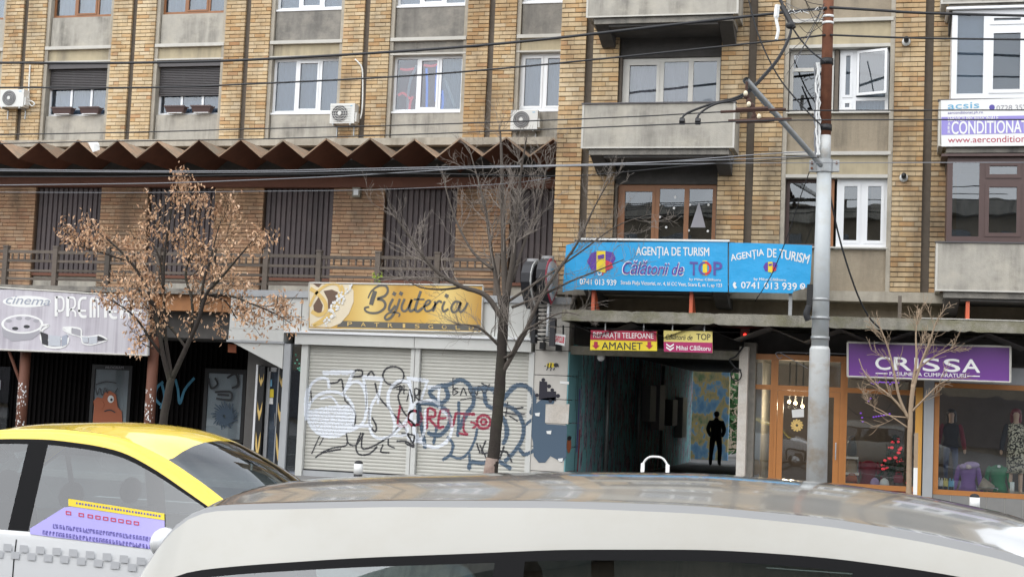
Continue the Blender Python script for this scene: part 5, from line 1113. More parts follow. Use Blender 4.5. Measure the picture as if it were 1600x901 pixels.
# blue travel-agency banners
Y = -1.02
b1 = signboard('travel_banner', 'wide light-blue travel agency banner with map logo, on the balcony above the passage', [(899, 379), (1137, 377), (1137, 456), (899, 452)], Y, 'banner_blue', 'banner', None, .03)
q0 = P(899, 379, Y); q1 = P(899, 452, Y)
obj('side_flap', MB().add([(q0[0]-.001, Y, q0[2]), (q1[0]-.001, Y, q1[2]), (q1[0]-.30, Y+.12, q1[2]-.05), (q0[0]-.22, Y+.12, q0[2]-.04)], [(0, 3, 2, 1)]), 'banner_blue', b1)
obj('top_batten', bx(PX(905, 378, Y), PX(1140, 378, Y), Y-.02, Y+.05, 5.262, 5.30), 'p_white', b1)
Y -= .006
text('AGENȚIA DE TURISM', [(994, 385), (1108, 386), (1108, 404), (994, 403)], Y, 'p_white', b1, 0, .022)
def mapicon(root, cx, cy, s, Y):
    for pts, m_, d in (([(-21, 0), (-14, -13), (0, -17), (20, -14), (24, -4), (14, 14), (6, 16), (-6, 12), (-14, 14)], 'p_purple', 0), ([(-6, -16), (8, -16), (8, 18), (-6, 15)], 'p_yellow', .003), ([(8, -2), (18, 2), (20, 10), (8, 16)], 'p_red', .004), ([(-4, -9), (6, -11), (6, -4), (-4, -3)], 'p_purple', .006)):
        obj('map_logo', sheet(pp([(cx+a*s, cy+b_*s) for a, b_ in pts], Y), Y-d-.003, .002), m_, root)
mapicon(b1, 938, 408, 1.0, Y)
for k, (ch, m_) in enumerate(zip('TOP', ('p_indigo', 'p_white', 'p_red'))): text(ch, [(926+k*7.5, 421), (932.5+k*7.5, 430)], Y-.002, m_, b1, 0, .03)
text('0741 013 939', [(906, 435), (963, 437), (963, 446), (906, 444)], Y, 'p_white', b1, 0, .03)
text('Călătorii de', [(972, 406), (1069, 408), (1069, 431), (972, 429)], Y-.004, 'p_white', b1, .35, .035)
text('Călătorii de', [(973, 407), (1068, 409), (1068, 430), (973, 428)], Y-.008, 'p_purple', b1, .35, .012)
for ch, u0, u1, m_ in (('T', 1078, 1090, 'p_indigo'), ('P', 1115, 1128, 'p_indigo')): text(ch, [(u0, 409), (u1, 409.5), (u1, 430), (u0, 429.5)], Y-.006, m_, b1, 0, .04)
obj('logo_stripe', sheet(pp([(1098, 407), (1105, 407), (1105, 430.5), (1098, 430)], Y), Y-.004, .002), 'p_yellow', b1)
mb = MB(); ribbon(mb, pp(circ(1101.5, 419, 8.5, 9, 90, 270, 10), Y), .045, Y-.008); obj('logo_ring', mb, 'p_indigo', b1); mb = MB(); ribbon(mb, pp(circ(1101.5, 419, 8.5, 9, -90, 90, 10), Y), .045, Y-.008); obj('logo_ring', mb, 'p_red', b1)
text('by Mihai Călătoru', [(1077, 434), (1126, 435), (1126, 440), (1077, 439)], Y, 'p_white', b1, 0, .03)
text('Strada Piața Victoriei, nr. 4, bl CC Vest, Scara E, et 1, ap 123', [(970, 438), (1128, 443), (1128, 450), (970, 446)], Y, 'p_white', b1, 0, .02)
Y = -1.0
b2 = signboard('travel_banner', 'narrow sagging light-blue travel agency banner beside the street pole', [(1139, 379), (1190, 380), (1269, 383), (1266, 440), (1263, 448), (1240, 455), (1238, 458), (1139, 456)], Y, 'banner_blue', 'banner', None, .03)
Y -= .006
text('AGENȚIA', [(1141, 397), (1193, 388), (1194, 402), (1143, 411)], Y, 'p_white', b2, 0, .022); text('DE', [(1199, 388), (1213, 389), (1213, 402), (1199, 402)], Y, 'p_white', b2, 0, .022); text('TURISM', [(1218, 389), (1266, 398), (1262, 412), (1218, 403)], Y, 'p_white', b2, 0, .022)
mapicon(b2, 1203, 417, .5, Y)
text('by Mihai Călătoru', [(1178, 433), (1228, 435), (1228, 440), (1178, 439)], Y, 'p_white', b2, 0, .03)
text('0741 013 939', [(1158, 440), (1245, 442), (1245, 453), (1158, 450)], Y, 'p_white', b2, 0, .03)
mb = MB(); ribbon(mb, pp([(1149, 441), (1147, 445), (1150, 450)], Y), .05, Y-.002); obj('phone_icon', mb, 'p_white', b2)
mb = MB(); ribbon(mb, pp(circ(1254, 447, 3.4, 4), Y), .022, Y-.002); ribbon(mb, pp([(1252, 445), (1254, 448), (1256, 449)], Y), .025, Y-.002); obj('chat_icon', mb, 'p_white', b2)
# two boards over the passage
Y = -.80
s1 = signboard('pawnshop_sign', 'red and yellow phone repair and pawnshop board with two red arrows', [(923, 515.5), (1026, 517.5), (1026.5, 548), (922, 546.5)], Y, 'p_yellow')
Y -= .004
obj('red_half', sheet(pp([(923, 515.5), (1026, 517.5), (1026, 533), (922.5, 530.5)], Y), Y-.002, .003), 'p_crimson', s1)
text('REPARAȚII TELEFOANE', [(927, 518), (1021, 520), (1021, 531.5), (927, 530)], Y-.004, 'p_white', s1, 0, .012); text('AMANET', [(940, 534), (1004, 535), (1004, 546), (940, 545)], Y-.003, 'p_black', s1, 0, .008)
for u in (931, 1014.5): obj('arrow', sheet(pp([(u-2.8, 533.5), (u+2.8, 533.5), (u+2.8, 539), (u+6, 539), (u, 545), (u-6, 539), (u-2.8, 539)], Y), Y-.004, .003), 'p_crimson', s1)
Y = -.80
s2 = signboard('travel_sign', 'small yellow and magenta travel agency board over the passage', [(1037, 516), (1113, 517.5), (1113, 551), (1037.5, 549)], Y, 'p_cream')
Y -= .004
obj('magenta_half', sheet(pp([(1037, 533.5), (1113, 535), (1113, 551), (1037.5, 549)], Y), Y-.002, .003), 'p_magenta', s2)
text('Călătorii de', [(1040, 521), (1082, 522), (1082, 531), (1040, 530)], Y-.002, 'p_black', s2, .3, .01); text('TOP', [(1088, 521), (1110, 521.5), (1110, 531), (1088, 530.5)], Y-.002, 'p_black', s2, 0, .01); text('Mihai Călătoru', [(1057, 539), (1110, 540), (1110, 547.5), (1057, 546.5)], Y-.004, 'p_white', s2, 0, .03)
for d in (0, 5): obj('chevron', sheet(pp([(1041, 536+d), (1047, 540+d), (1053, 536.3+d), (1053, 538.8+d), (1047, 543+d), (1041, 538.5+d)], Y), Y-.004, .003), 'p_white', s2)
for t_, us in ((s1, (945, 1005)), (s2, (1050, 1100))):
    for u in us: x_ = PX(u, 530, -.8); obj('hanger', bx(x_-.012, x_+.012, -.79, -.77, 3.2, 3.579), 'galv', t_)
# purple clothes-shop sign
Y = -.55
cr = signboard('clothes_shop_sign', 'long purple shop sign with white block capitals', [(1324.5, 534.5), (1579, 541.5), (1578.5, 597), (1324.5, 588)], Y, 'purple_print', 'sign', 'trim_white', .16)
Y -= .004
for k, (ch, u0, u1) in enumerate((('C', 1368, 1391), ('R', 1397, 1423), ('I', 1429, 1434.5), ('S', 1442, 1468), ('S', 1475, 1500), ('A', 1504, 1531))):
    d = .03*(u0-1368); text(ch, [(u0, 557+d), (u1, 557.8+d), (u1, 577.5+d), (u0, 576.7+d)], Y, 'p_white', cr, 0, .045)
text('PASIUNE LA CUMPARATURI', [(1390, 580.5), (1509, 583.5), (1509, 589.5), (1390, 586)], Y, 'p_white', cr, 0, .025)
for u0, u1, v in ((1368, 1387, 582), (1511, 1531, 586.3)): obj('rule_line', sheet(pp([(u0, v), (u1, v+.5), (u1, v+2), (u0, v+1.5)], Y), Y-.002, .003), 'p_white', cr)
obj('bracket', MB().box(-.2, -.12, -.388, .74, 2.9, 2.96).box(1.7, 1.78, -.388, .44, 2.9, 2.96), 'galv', cr)
sb = thing('scroll_bracket', 'thin scrolled iron bracket behind the street pole beside the purple sign', 'bracket', P(1258, 551, -.1))
obj('scroll', MB().tube(catmull([P(1260, 551, -.1), P(1216, 550, -.1), P(1214, 556, -.1), P(1218, 560, -.1), P(1222, 557, -.1)]), .008, 4), 'wire_light', sb); obj('stay', MB().tube([P(1218, 550, -.1), P(1262, 575, -.1)], .008, 4), 'wire_light', sb)
obj('scroll', MB().tube(catmull([P(1260, 551, -.1), P(1290, 551.5, -.1), P(1336, 554, -.1), P(1342, 560, -.1), P(1338, 565, -.1), P(1334, 560, -.1)]), .008, 4), 'wire_light', sb); obj('wall_stem', MB().tube([P(1258, 551, -.1), (PX(1258, 551, -.1), .5, PZ(1258, 551, -.1))], .008, 4), 'wire_light', sb)
# air-conditioning service banner on the upper right balcony
Y = -1.04
ab = signboard('service_banner', 'white and violet air conditioning service banner on the upper right balcony', [(1470, 157), (1700, 151), (1700, 227), (1471, 229)], Y, 'p_white', 'banner', None, .02)
Y -= .004
obj('violet_band', sheet(pp([(1471, 183), (1700, 179), (1700, 206), (1471, 211)], Y), Y, .003), 'p_violet', ab)
text('acsis', [(1481, 161), (1530, 159.5), (1530, 169), (1481, 171)], Y, 'p_cyan', ab, 0, .02); text('aerconditionat.ph.ro', [(1481, 174.5), (1536, 173.5), (1536, 178.5), (1481, 179.5)], Y, 'p_indigo', ab, 0, .01)
obj('phone_icon', sheet(pp(circ(1550, 168, 4.5, 4.5, n=12)[:-1], Y), Y, .003), 'p_indigo', ab); text('0728 352', [(1557, 165), (1604, 163.5), (1604, 172), (1557, 173)], Y, 'p_grey', ab, 0, .02)
text('SERVICII PROFESIONALE', [(1481, 182), (1560, 181), (1560, 188), (1481, 189.5)], Y-.003, 'p_white', ab, 0, .02); text('CONDITIONAT', [(1487, 190), (1606, 188), (1606, 207), (1487, 210)], Y-.003, 'p_white', ab, 0, .03)
for k, ch in enumerate('AER'): text(ch, [(1481, 191+k*6.3), (1485, 196+k*6.3)], Y-.003, 'p_white', ab, 0, .02)
text('www.aerconditionat', [(1481, 214.5), (1616, 211), (1616, 222), (1481, 223)], Y, 'p_crimson', ab, 0, .0)
# ================================================================== projecting club sign
XC = -7.05
cl = thing('projecting_sign', 'dark projecting sign shaped like playing-card suits at the corner above the shutters', 'sign', (XC, -.6, 3.1))
def lens(cy, cz, s): return [(cy+s*a, cz+s*b_) for a, b_ in ((0, .44), (.22, .42), (.42, .33), (.56, .16), (.58, -.02), (.48, -.2), (.26, -.38), (0, -.52), (-.26, -.38), (-.48, -.2), (-.58, -.02), (-.56, .16), (-.42, .33), (-.22, .42))]
for dx, cy, cz, s, rim, face in ((-.02, -.68, 4.45, 1.0, 'p_crimson', 'curtain'), (-.33, -.72, 4.36, 1.05, 'ac_white', 'p_black')):
    bd = obj('suit_box', MB().prismx(lens(cy, cz, s), XC+dx-.10, XC+dx+.10), 'p_black', cl)
    obj('rim', MB().prismx(lens(cy, cz, s*1.02), XC+dx+.101, XC+dx+.115), rim, bd); obj('face', MB().prismx(lens(cy, cz, s*.88), XC+dx+.117, XC+dx+.128), face, bd)
    mb = MB()
    for k, zz in enumerate((.2, .0, -.2)): mb.add([(XC+dx+.131, cy-s*.25, cz+s*zz), (XC+dx+.131, cy+s*.05, cz+s*(zz-.12)), (XC+dx+.131, cy+s*.22, cz+s*(zz+.08))], [(0, 1, 2)])
    obj('face_print', mb, 'p_cyan' if dx > -.1 else 'ac_grey', bd, kind='stuff')
    obj('top_roll', MB().tube([(XC+dx-.12, cy, cz+s*.42), (XC+dx+.12, cy, cz+s*.42)], .085, 14), 'ac_grey', bd, True)
    obj('stem', MB().tube([(XC+dx+.05, cy, cz-s*.5), (XC+dx+.05, cy, 3.25)], .028, 8), 'upvc', bd, True)
obj('wall_bracket', MB().tube([(XC, -.1, 4.3), (XC, .02, 4.3)], .04, 6).tube([(XC-.2, -.7, 3.25), (XC-.2, .0, 3.25)], .025, 6).tube([(XC+.08, -.7, 3.3), (XC+.08, .0, 3.3)], .025, 6), 'galv', cl)
mb = MB()
for k in range(9): z = 3.15+.085*k; mb.tube([(XC-.30, -.6, z), (XC+.08, -.6, z+.05)], .012, 4).tube([(XC-.30, -.6, z+.05), (XC+.08, -.6, z)], .010, 4)
obj('truss', mb, 'rubber', cl, kind='stuff'); obj('dark_case', bx(XC-.31, XC-.22, -.75, -.5, 3.1, 3.85), 'rubber', cl); obj('dark_case', bx(XC+.09, XC+.2, -.72, -.55, 3.05, 3.65), 'p_black', cl)
nl = signboard('club_label', 'small white label with red letters hanging below the projecting sign', [(863, 520), (884, 523), (882, 540), (861, 536)], -.62, 'p_white')
text('NIGHTCLUB', [(865, 524), (882, 526), (881, 536), (863, 533)], -.625, 'p_red', nl, 0, .03); obj('hanger', MB().tube([P(866, 521, -.6), P(866, 505, -.6)], .02, 5).tube([P(880, 523, -.6), P(880, 508, -.6)], .02, 5), 'black', nl)
for k, (u, v) in enumerate(((849, 539), (874, 542))):
    c = P(u, v, -.05); tt = thing('spot_lamp', 'small black spot lamp on the pale wall, %s of the pair above the bee' % ('left' if k == 0 else 'right'), 'lamp', c, 'wall spot lamps')
    obj('head', bx(c[0]-.06, c[0]+.05, -.16, -.02, c[2]-.09, c[2]+.06), 'black', tt); obj('arm', bx(c[0]-.015, c[0]+.015, -.019, .0, c[2]-.02, c[2]+.1), 'black', tt)

# ================================================================== street pole with bracket arm
YP = -2.3; xb = PX(1276, 750, YP); xt = PX(1288, 262, YP)
PO = thing('street_pole', 'stepped grey steel street pole with a rusty top and bracket arm', 'street pole', (xb, YP, 0))
pz = lambda v: PZ(1285, v, YP); xx = lambda z: xb+(xt-xb)*(z/6.6)
z1, z2, z3 = pz(541), pz(262), pz(212)
obj('lower_tube', MB().tube([(xx(0), YP, 0), (xx(z1), YP, z1-.06), (xx(z1), YP, z1-.059), (xx(z1), YP, z1)], [.195, .19, .19, .165], 24), 'pole_rust', PO, True)
obj('middle_tube', MB().tube([(xx(z1), YP, z1-.02), (xx(z2), YP, z2+.1)], [.163, .135], 24), 'pole_paint', PO, True)
obj('neck_tube', MB().tube([(xx(z2), YP, z2+.1), (xx(z3), YP, z3)], [.115, .112], 20), 'pole_rust', PO, True)
obj('upper_tube', MB().tube([(xx(z3), YP, z3), (xx(12), YP, 12)], [.108, .095], 20), 'rust', PO, True)
for v in (468, 497, 528): obj('band', MB().tube([(xx(pz(v)), YP, pz(v)-.03), (xx(pz(v)), YP, pz(v)+.03)], .176 if v > 480 else .16, 24), 'galv', PO, True)
obj('clamp', MB().box(xx(z2)-.28, xx(z2)+.28, YP-.05, YP+.05, z2-.08, z2+.14).tube([(xx(z2), YP, z2-.09), (xx(z2), YP, z2+.15)], .165, 20), 'galv', PO)
obj('bolt', MB().tube([(xx(z2)-.23, YP-.08, z2+.08), (xx(z2)-.23, YP+.08, z2+.08)], .025, 6).tube([(xx(z2)+.23, YP-.08, z2+.08), (xx(z2)+.23, YP+.08, z2+.08)], .025, 6).tube([(xx(z2)-.23, YP-.08, z2-.02), (xx(z2)-.23, YP+.08, z2-.02)], .025, 6), 'rust', PO)
tip = P(1165, 125, -5.0); root_ = (xx(z2)-.05, YP-.12, z2+.02)
arm = obj('bracket_arm', MB().tube([root_, tip], .052, 14, False).tube([tuple(np.array(root_)*.35+np.array(tip)*.65), tip], .060, 14, False), 'galv', PO, True)
obj('arm_mouth', MB().tube([tuple(np.array(tip)*.99+np.array(root_)*.01), tuple(np.array(tip)*.985+np.array(root_)*.015)], .056, 12), 'black', arm)
for u, v in ((1285, 200), (1289, 97)): c = P(u, v, YP); obj('collar', MB().tube([(xx(c[2]), YP, c[2]-.06), (xx(c[2]), YP, c[2]+.06)], .125, 16), 'black', PO, True)
for v in (27, 37): z = pz(v); obj('white_mark', MB().tube([(xx(z), YP, z-.02), (xx(z), YP, z+.025)], .112, 20), 'p_white', PO, True)
bx_ = P(1265, 460, YP-.15); obj('junction_box', bx(bx_[0]-.06, bx_[0]+.05, YP-.02, YP+.16, PZ(1265, 478, YP), PZ(1265, 444, YP)), 'black', PO); obj('conduit', MB().tube(catmull([P(1264, 478, YP-.2), P(1260, 490, YP-.22), P(1263, 500, YP-.2)]), .06, 8), 'rubber', PO, True)
mb = MB(); rr = random.Random(3)
for s_ in range(3): mb.tube([P(1280-s_*2+rr.uniform(-2, 2), 98+i*9, YP-.12-.03*s_) for i in range(17)], .018, 4)
obj('frayed_wrap', mb, 'p_white', PO)
mb = MB()
for s_ in range(5): mb.tube([P(1275+rr.uniform(-3, 3), 100+i*18, YP-.1-.02*s_) for i in range(9)], .012, 4)
obj('frayed_wrap', mb, 'wire_light', PO)

# ================================================================== overhead wires
def wire(label, pts, Y, r_, m_='wire', name='overhead_wire', Y1=None):
    n = len(pts); q = [P(u, v, Y if Y1 is None else Y+(Y1-Y)*i/(n-1)) for i, (u, v) in enumerate(pts)]
    return tag(obj(name, MB().tube(catmull(q, 5), r_, 5), m_, None, True), label, 'wire', 'overhead wires')
wire('thick black cable, uppermost wire crossing the brick front to the pole top', [(-60, 98), (120, 99), (240, 98), (385, 94), (620, 81), (820, 65), (1060, 38), (1225, 20), (1292, 13)], -2.4, .030)
wire('black cable running right from the pole top to the frame edge', [(1296, 12), (1380, 17), (1450, 21), (1680, 27)], -2.4, .028)
wire('black cable crossing the upper windows, second wire from the top', [(-60, 137), (240, 137), (380, 132), (620, 120), (820, 104), (1060, 80), (1230, 62), (1290, 55)], -2.4, .020)
wire('black cable running right from the pole at the open window sash', [(1297, 55), (1400, 59), (1500, 61), (1680, 63)], -2.4, .020)
wire('thin upper trolley wire below the window sills', [(-60, 212), (240, 206), (380, 202), (620, 196), (780, 191), (1000, 182), (1130, 175), (1240, 173), (1680, 172)], -5.0, .012)
wire('thin lower trolley wire below the window sills', [(-60, 226), (170, 221), (380, 218), (620, 211), (780, 205), (910, 200), (1060, 194), (1240, 188), (1680, 187)], -5.4, .012)
wire('pale wire along the zigzag canopy, upper of the pair', [(-60, 264), (200, 267), (400, 267), (550, 264), (700, 261), (910, 257), (1180, 248), (1280, 243)], -2.6, .011, 'wire_light')
wire('pale wire along the zigzag canopy, lower of the pair', [(-60, 266.5), (200, 269), (400, 269.5), (550, 267), (700, 263.5), (910, 259), (1180, 255), (1600, 254)], -2.8, .009, 'wire_light')
wire('pale wire dipping across the brown canopy beam', [(-60, 290), (120, 288), (260, 286), (400, 281), (520, 276), (640, 269), (760, 262), (1000, 255), (1190, 241), (1270, 237)], -2.7, .011, 'wire_light')
wire('dark wire just under the canopy folds', [(-60, 276), (200, 276), (400, 273), (640, 271), (860, 275), (950, 271), (1100, 257), (1280, 246)], -2.9, .009)
wire('thin wire across the tops of the terrace shutters', [(-60, 300), (200, 301), (400, 299), (560, 297), (700, 292), (800, 286), (860, 278)], -2.6, .006, 'wire_light')
wire('slack black cable from the pole down to the ledge over the purple sign', [(1293, 280), (1302, 330), (1318, 395), (1340, 460), (1358, 495), (1374, 512)], -2.2, .018, Y1=-1.0)
wire('thin drop cable across the narrow blue banner', [(1266, 265), (1250, 310), (1230, 370), (1205, 430), (1180, 470)], -2.2, .010, Y1=-1.0)
wire('stay cable crossing the brick pier above the trolley arm', [(1165, -20), (1185, 55), (1215, 118), (1250, 162), (1287, 200)], -2.5, .015)
wire('diagonal stay cable from the cable knot to the pole', [(1210, -20), (1235, 38), (1262, 75), (1290, 98)], -2.6, .017)
for k, (y_, z_) in enumerate(((-24.5, 6.2), (-25.1, 6.2), (-26.5, 7.4), (-27.2, 8.0))):
    tag(obj('overhead_wire', MB().tube([(x_, y_, z_-.0004*(abs(x_) % 30-15)**2*-.02) for x_ in range(-60, 61, 10)], .014, 5), 'wire', None, True), '%s wire over the near lanes, seen only as a reflection in car glass' % ('first', 'second', 'third', 'fourth')[k], 'wire', 'overhead wires')
tg = thing('cable_tangle', 'tangle of thin frayed strands strung left of the rusty pole top', 'cable', P(1285, 30, YP-.2)); rr = random.Random(9)
for k in range(11):
    u1, v1 = 1288, rr.uniform(4, 60); u0, v0 = rr.uniform(1205, 1262), rr.uniform(-15, 130); s_ = rr.uniform(4, 16)
    obj('strand', MB().tube(catmull([P(u1, v1, YP-.14), P((u0+u1)/2+rr.uniform(-6, 6), (v0+v1)/2+s_, YP-.5), P(u0, v0, -3.6)], 6), .006, 4), 'wire' if k % 3 else 'wire_light', tg)
for k in range(14):
    u0 = rr.uniform(1222, 1284); v0 = 16+(1284-u0)*.12+rr.uniform(-5, 3)
    obj('frayed_end', MB().tube([P(u0, v0, -2.5), P(u0+rr.uniform(-5, 5), v0-rr.uniform(1, 5), -2.52), P(u0+rr.uniform(-7, 7), v0+rr.uniform(-6, 6), -2.5)], .008, 4), 'wire' if k % 2 else 'p_white', tg)
obj('ragged_strip', MB().tube(catmull([P(1215, 8, -3.6), P(1213, 30, -3.6), P(1216, 48, -3.6), P(1213, 62, -3.6)]), [.05]*6+[.03]*13, 5), 'p_white', tg)
hb = thing('cable_loop', 'pair of thick black feeder cables looping down to the trolley wire', 'cable', P(1200, 100, -4.6))
for d in (0, 3.5):
    obj('cable', MB().tube(catmull([P(1065+d*7, 190, -5.3), P(1072+d*6, 178, -5.2), P(1110+d*2, 163, -5.1), P(1160, 148+d, -4.9), P(1200, 110+d, -4.6), P(1222, 80+d, -4.4), P(1236, 45+d, -4.2), P(1228, 20, -4), P(1212, -20, -3.8)], 6), .021, 6), 'wire', hb, True)
    obj('clip', MB().tube([P(1062+d*7, 190, -5.35), P(1070+d*7, 190, -5.35)], .06, 6).tube([P(1065+d*7, 184, -5.35), P(1065+d*7, 193, -5.35)], .03, 6), 'black', hb)
obj('knot', MB().ellipsoid(P(1235, 40, -4.2), (.09, .07, .07), 8, 6).tube([P(1222, 10, -4.1), P(1240, 44, -4.2)], .05, 6), 'black', hb)
si = thing('section_insulator', 'rusty twin-bar trolley insulator hanging under the bracket arm', 'insulator', P(1180, 175, -5.1))
for (u0, v0, u1, v1, r_) in ((1126, 175, 1228, 171, .026), (1138, 189, 1237, 186, .026), (1150, 172, 1200, 170, .042), (1150, 190, 1210, 187, .040)): obj('bar', MB().tube([P(u0, v0, -5.1), P(u1, v1, -5.1)], r_, 6), 'rust_dark', si)
mb = MB(); c0 = P(1166, 140, -5.05)
mb.tube([P(1167, 128, -5.05), P(1166, 145, -5.05), P(1173, 165, -5.08), P(1180, 180, -5.1), P(1186, 190, -5.1)], .025, 6)
for u, v in ((1166, 150), (1170, 158), (1175, 166), (1178, 183), (1183, 186)): mb.ellipsoid(P(u, v, -5.08), (.05, .05, .06), 8, 6)
obj('hanger', mb, 'rust_dark', si)
for u, v in ((1165, 146), (1186, 182), (1170, 163)): obj('porcelain', MB().ellipsoid(P(u, v, -5.12), (.04, .04, .05), 8, 6), 'p_ivory', si, True)

# ================================================================== kerbside furniture
for k, (u, lab) in enumerate(((560, 'black bollard with white band in front of the graffiti shutters'), (1523, 'black bollard with white band in front of the grey plinth'))):
    c = P(u, 730 if k == 0 else 780, -3.0); x_ = c[0]; t = thing('bollard', lab, 'bollard', (x_, -3.0, 0), 'kerb bollards'); zt = PZ(u, 719 if k == 0 else 771, -3.0); r_ = .085
    obj('shaft', MB().tube([(x_, -3, 0), (x_, -3, zt-.27)], r_, 16), 'rubber', t, True); obj('white_band', MB().tube([(x_, -3, zt-.27), (x_, -3, zt-.06)], r_+.003, 16), 'p_white', t, True)
    obj('cap', MB().lathe((x_, -3, zt-.06), [(r_, 0), (r_*.95, .03), (r_*.6, .055), (.005, .065)], 16), 'rubber', t, True)
YR_ = -1.6; a, b_ = PX(1004, 735, YR_), PX(1043, 735, YR_); zt = PZ(1024, 713, YR_)
rk = thing('bike_rack', 'white hoop rack standing in front of the passage', 'rack', ((a+b_)/2, YR_, 0))
obj('hoop', MB().tube(catmull([(a, YR_, .45), (a, YR_, zt-.18), (a+.1, YR_, zt-.03), ((a+b_)/2, YR_, zt), (b_-.1, YR_, zt-.03), (b_, YR_, zt-.18), (b_, YR_, .45)]), .022, 8), 'p_white', rk, True)
for x_ in (a, b_): obj('leg', MB().tube([(x_, YR_, 0), (x_, YR_, zt-.14)], .04, 10), 'p_white', rk, True)

# ================================================================== trees
def grow(limbs, rng, levels, spread, twig_len, Y, dens, rmin=.004):
    """limbs: list of (photo polyline, r0, r1, depth offset at the end); returns thick limb mesh, twig mesh and twig tips"""
    thick, twigs, tips = MB(), MB(), []
    def spawn(p0, d, ln, r_, lev):
        n = 5; pts = [np.array(p0)]; d = np.array(d)/np.linalg.norm(d)
        for i in range(n):
            d = d+rng.normal(0, .17, 3)+np.array([0, 0, .05]); d /= np.linalg.norm(d); pts.append(pts[-1]+d*ln/n)
        twigs.tube(pts, list(np.linspace(r_, max(rmin, r_*.35), n+1)), 4 if r_ > .008 else 3, False)
        if lev > 0:
            for i in range(1, n+1):
                if dens == 0 and rng.random() < .20: continue
                for _ in range(2 if rng.random() < dens else 1):
                    s_ = rng.normal(0, 1, 3); s_ -= d*(s_@d); s_ /= np.linalg.norm(s_)+1e-9
                    nd = d*.75+s_*spread+np.array([0, 0, .12]); spawn(pts[i], nd, ln*rng.uniform(.42, .68), max(rmin, r_*.58), lev-1)
        else: tips.append((pts[-1], d)); tips.append((pts[-3], d))
    for pts, r0_, r1_, dy, nb in limbs:
        n = len(pts); q = [np.array(P(u, v, Y+dy*(i/(n-1)))) for i, (u, v) in enumerate(pts)]; q = [np.array(p_) for p_ in catmull(q, 4)]; m_ = len(q)
        rad = list(np.linspace(r0_, r1_, m_)); thick.tube(q, rad, 9, True, .10)
        for k in range(nb):
            t_ = rng.uniform(.22, 1.0); i = min(m_-2, int(t_*(m_-1))); d = q[i+1]-q[i]; d /= np.linalg.norm(d)+1e-9
            s_ = rng.normal(0, 1, 3); s_ -= d*(s_@d); s_ /= np.linalg.norm(s_)
            spawn(q[i], d*.7+s_*spread*1.2+np.array([0, 0, .15]), twig_len*rng.uniform(.5, 1.0)*(1.1-.45*t_), max(.005, rad[i]*.30), levels)
    return thick, twigs, tips
YT_ = -2.4
# bare tree before the shutters
rng = np.random.default_rng(11)
T2 = thing('bare_tree', 'tall bare leafless tree in front of the graffiti shutters', 'tree', P(770, 775, YT_)[:2]+(0,))
base = P(768, 740, YT_)
tr = MB().tube(catmull([(base[0]-.06, YT_, 0), base, P(777, 650, YT_), P(783, 570, YT_), P(786, 510, YT_), P(790, 462, YT_)], 14), list(np.interp(np.linspace(0, 1, 71), [0, .1, .4, .8, 1], [.16, .125, .112, .10, .085])), 16, True, .07)
obj('trunk', tr, 'bark', T2, True)
obj('whitewash', MB().tube([(base[0]-.058, YT_, .05), (base[0]-.03, YT_, .4), P(770, 715, YT_)], [.168, .140, .127], 16, False, .05), 'whitewash', T2, True)
L2 = [([(786, 500), (760, 462), (722, 448), (690, 430), (665, 405), (642, 372), (618, 338), (607, 312)], .06, .010, -.8, 14), ([(783, 478), (776, 440), (768, 395), (760, 335), (748, 285), (733, 232)], .055, .010, .6, 15),
      ([(790, 470), (787, 400), (785, 310), (783, 230), (780, 195)], .07, .010, .2, 16), ([(792, 465), (802, 400), (808, 325), (815, 262), (824, 210)], .065, .010, -.6, 15), ([(800, 440), (822, 372), (845, 310), (856, 245)], .04, .009, .8, 12),
      ([(779, 590), (800, 556), (822, 515), (843, 468), (872, 422), (902, 380), (928, 325), (952, 282)], .055, .010, -.5, 11), ([(783, 560), (800, 552), (815, 522), (850, 500), (880, 488), (905, 492)], .035, .008, -.9, 10), ([(780, 540), (755, 516), (735, 508), (712, 506)], .035, .008, -.7, 8),
      ([(800, 480), (845, 462), (890, 440), (940, 420), (975, 405)], .032, .007, -.4, 9), ([(795, 470), (855, 430), (905, 395), (960, 355), (998, 340)], .03, .007, .3, 8), ([(770, 420), (740, 395), (715, 350), (698, 300), (690, 262)], .035, .008, .9, 8), ([(722, 448), (690, 452), (655, 448), (625, 430)], .028, .007, -.3, 8)]
a_, b_, _ = grow(L2, rng, 2, .52, 1.0, YT_, .0, .0028)
obj('limbs', a_, 'bark_mid', T2, True); obj('crown', b_, 'bark_grey', T2, True, kind='stuff')
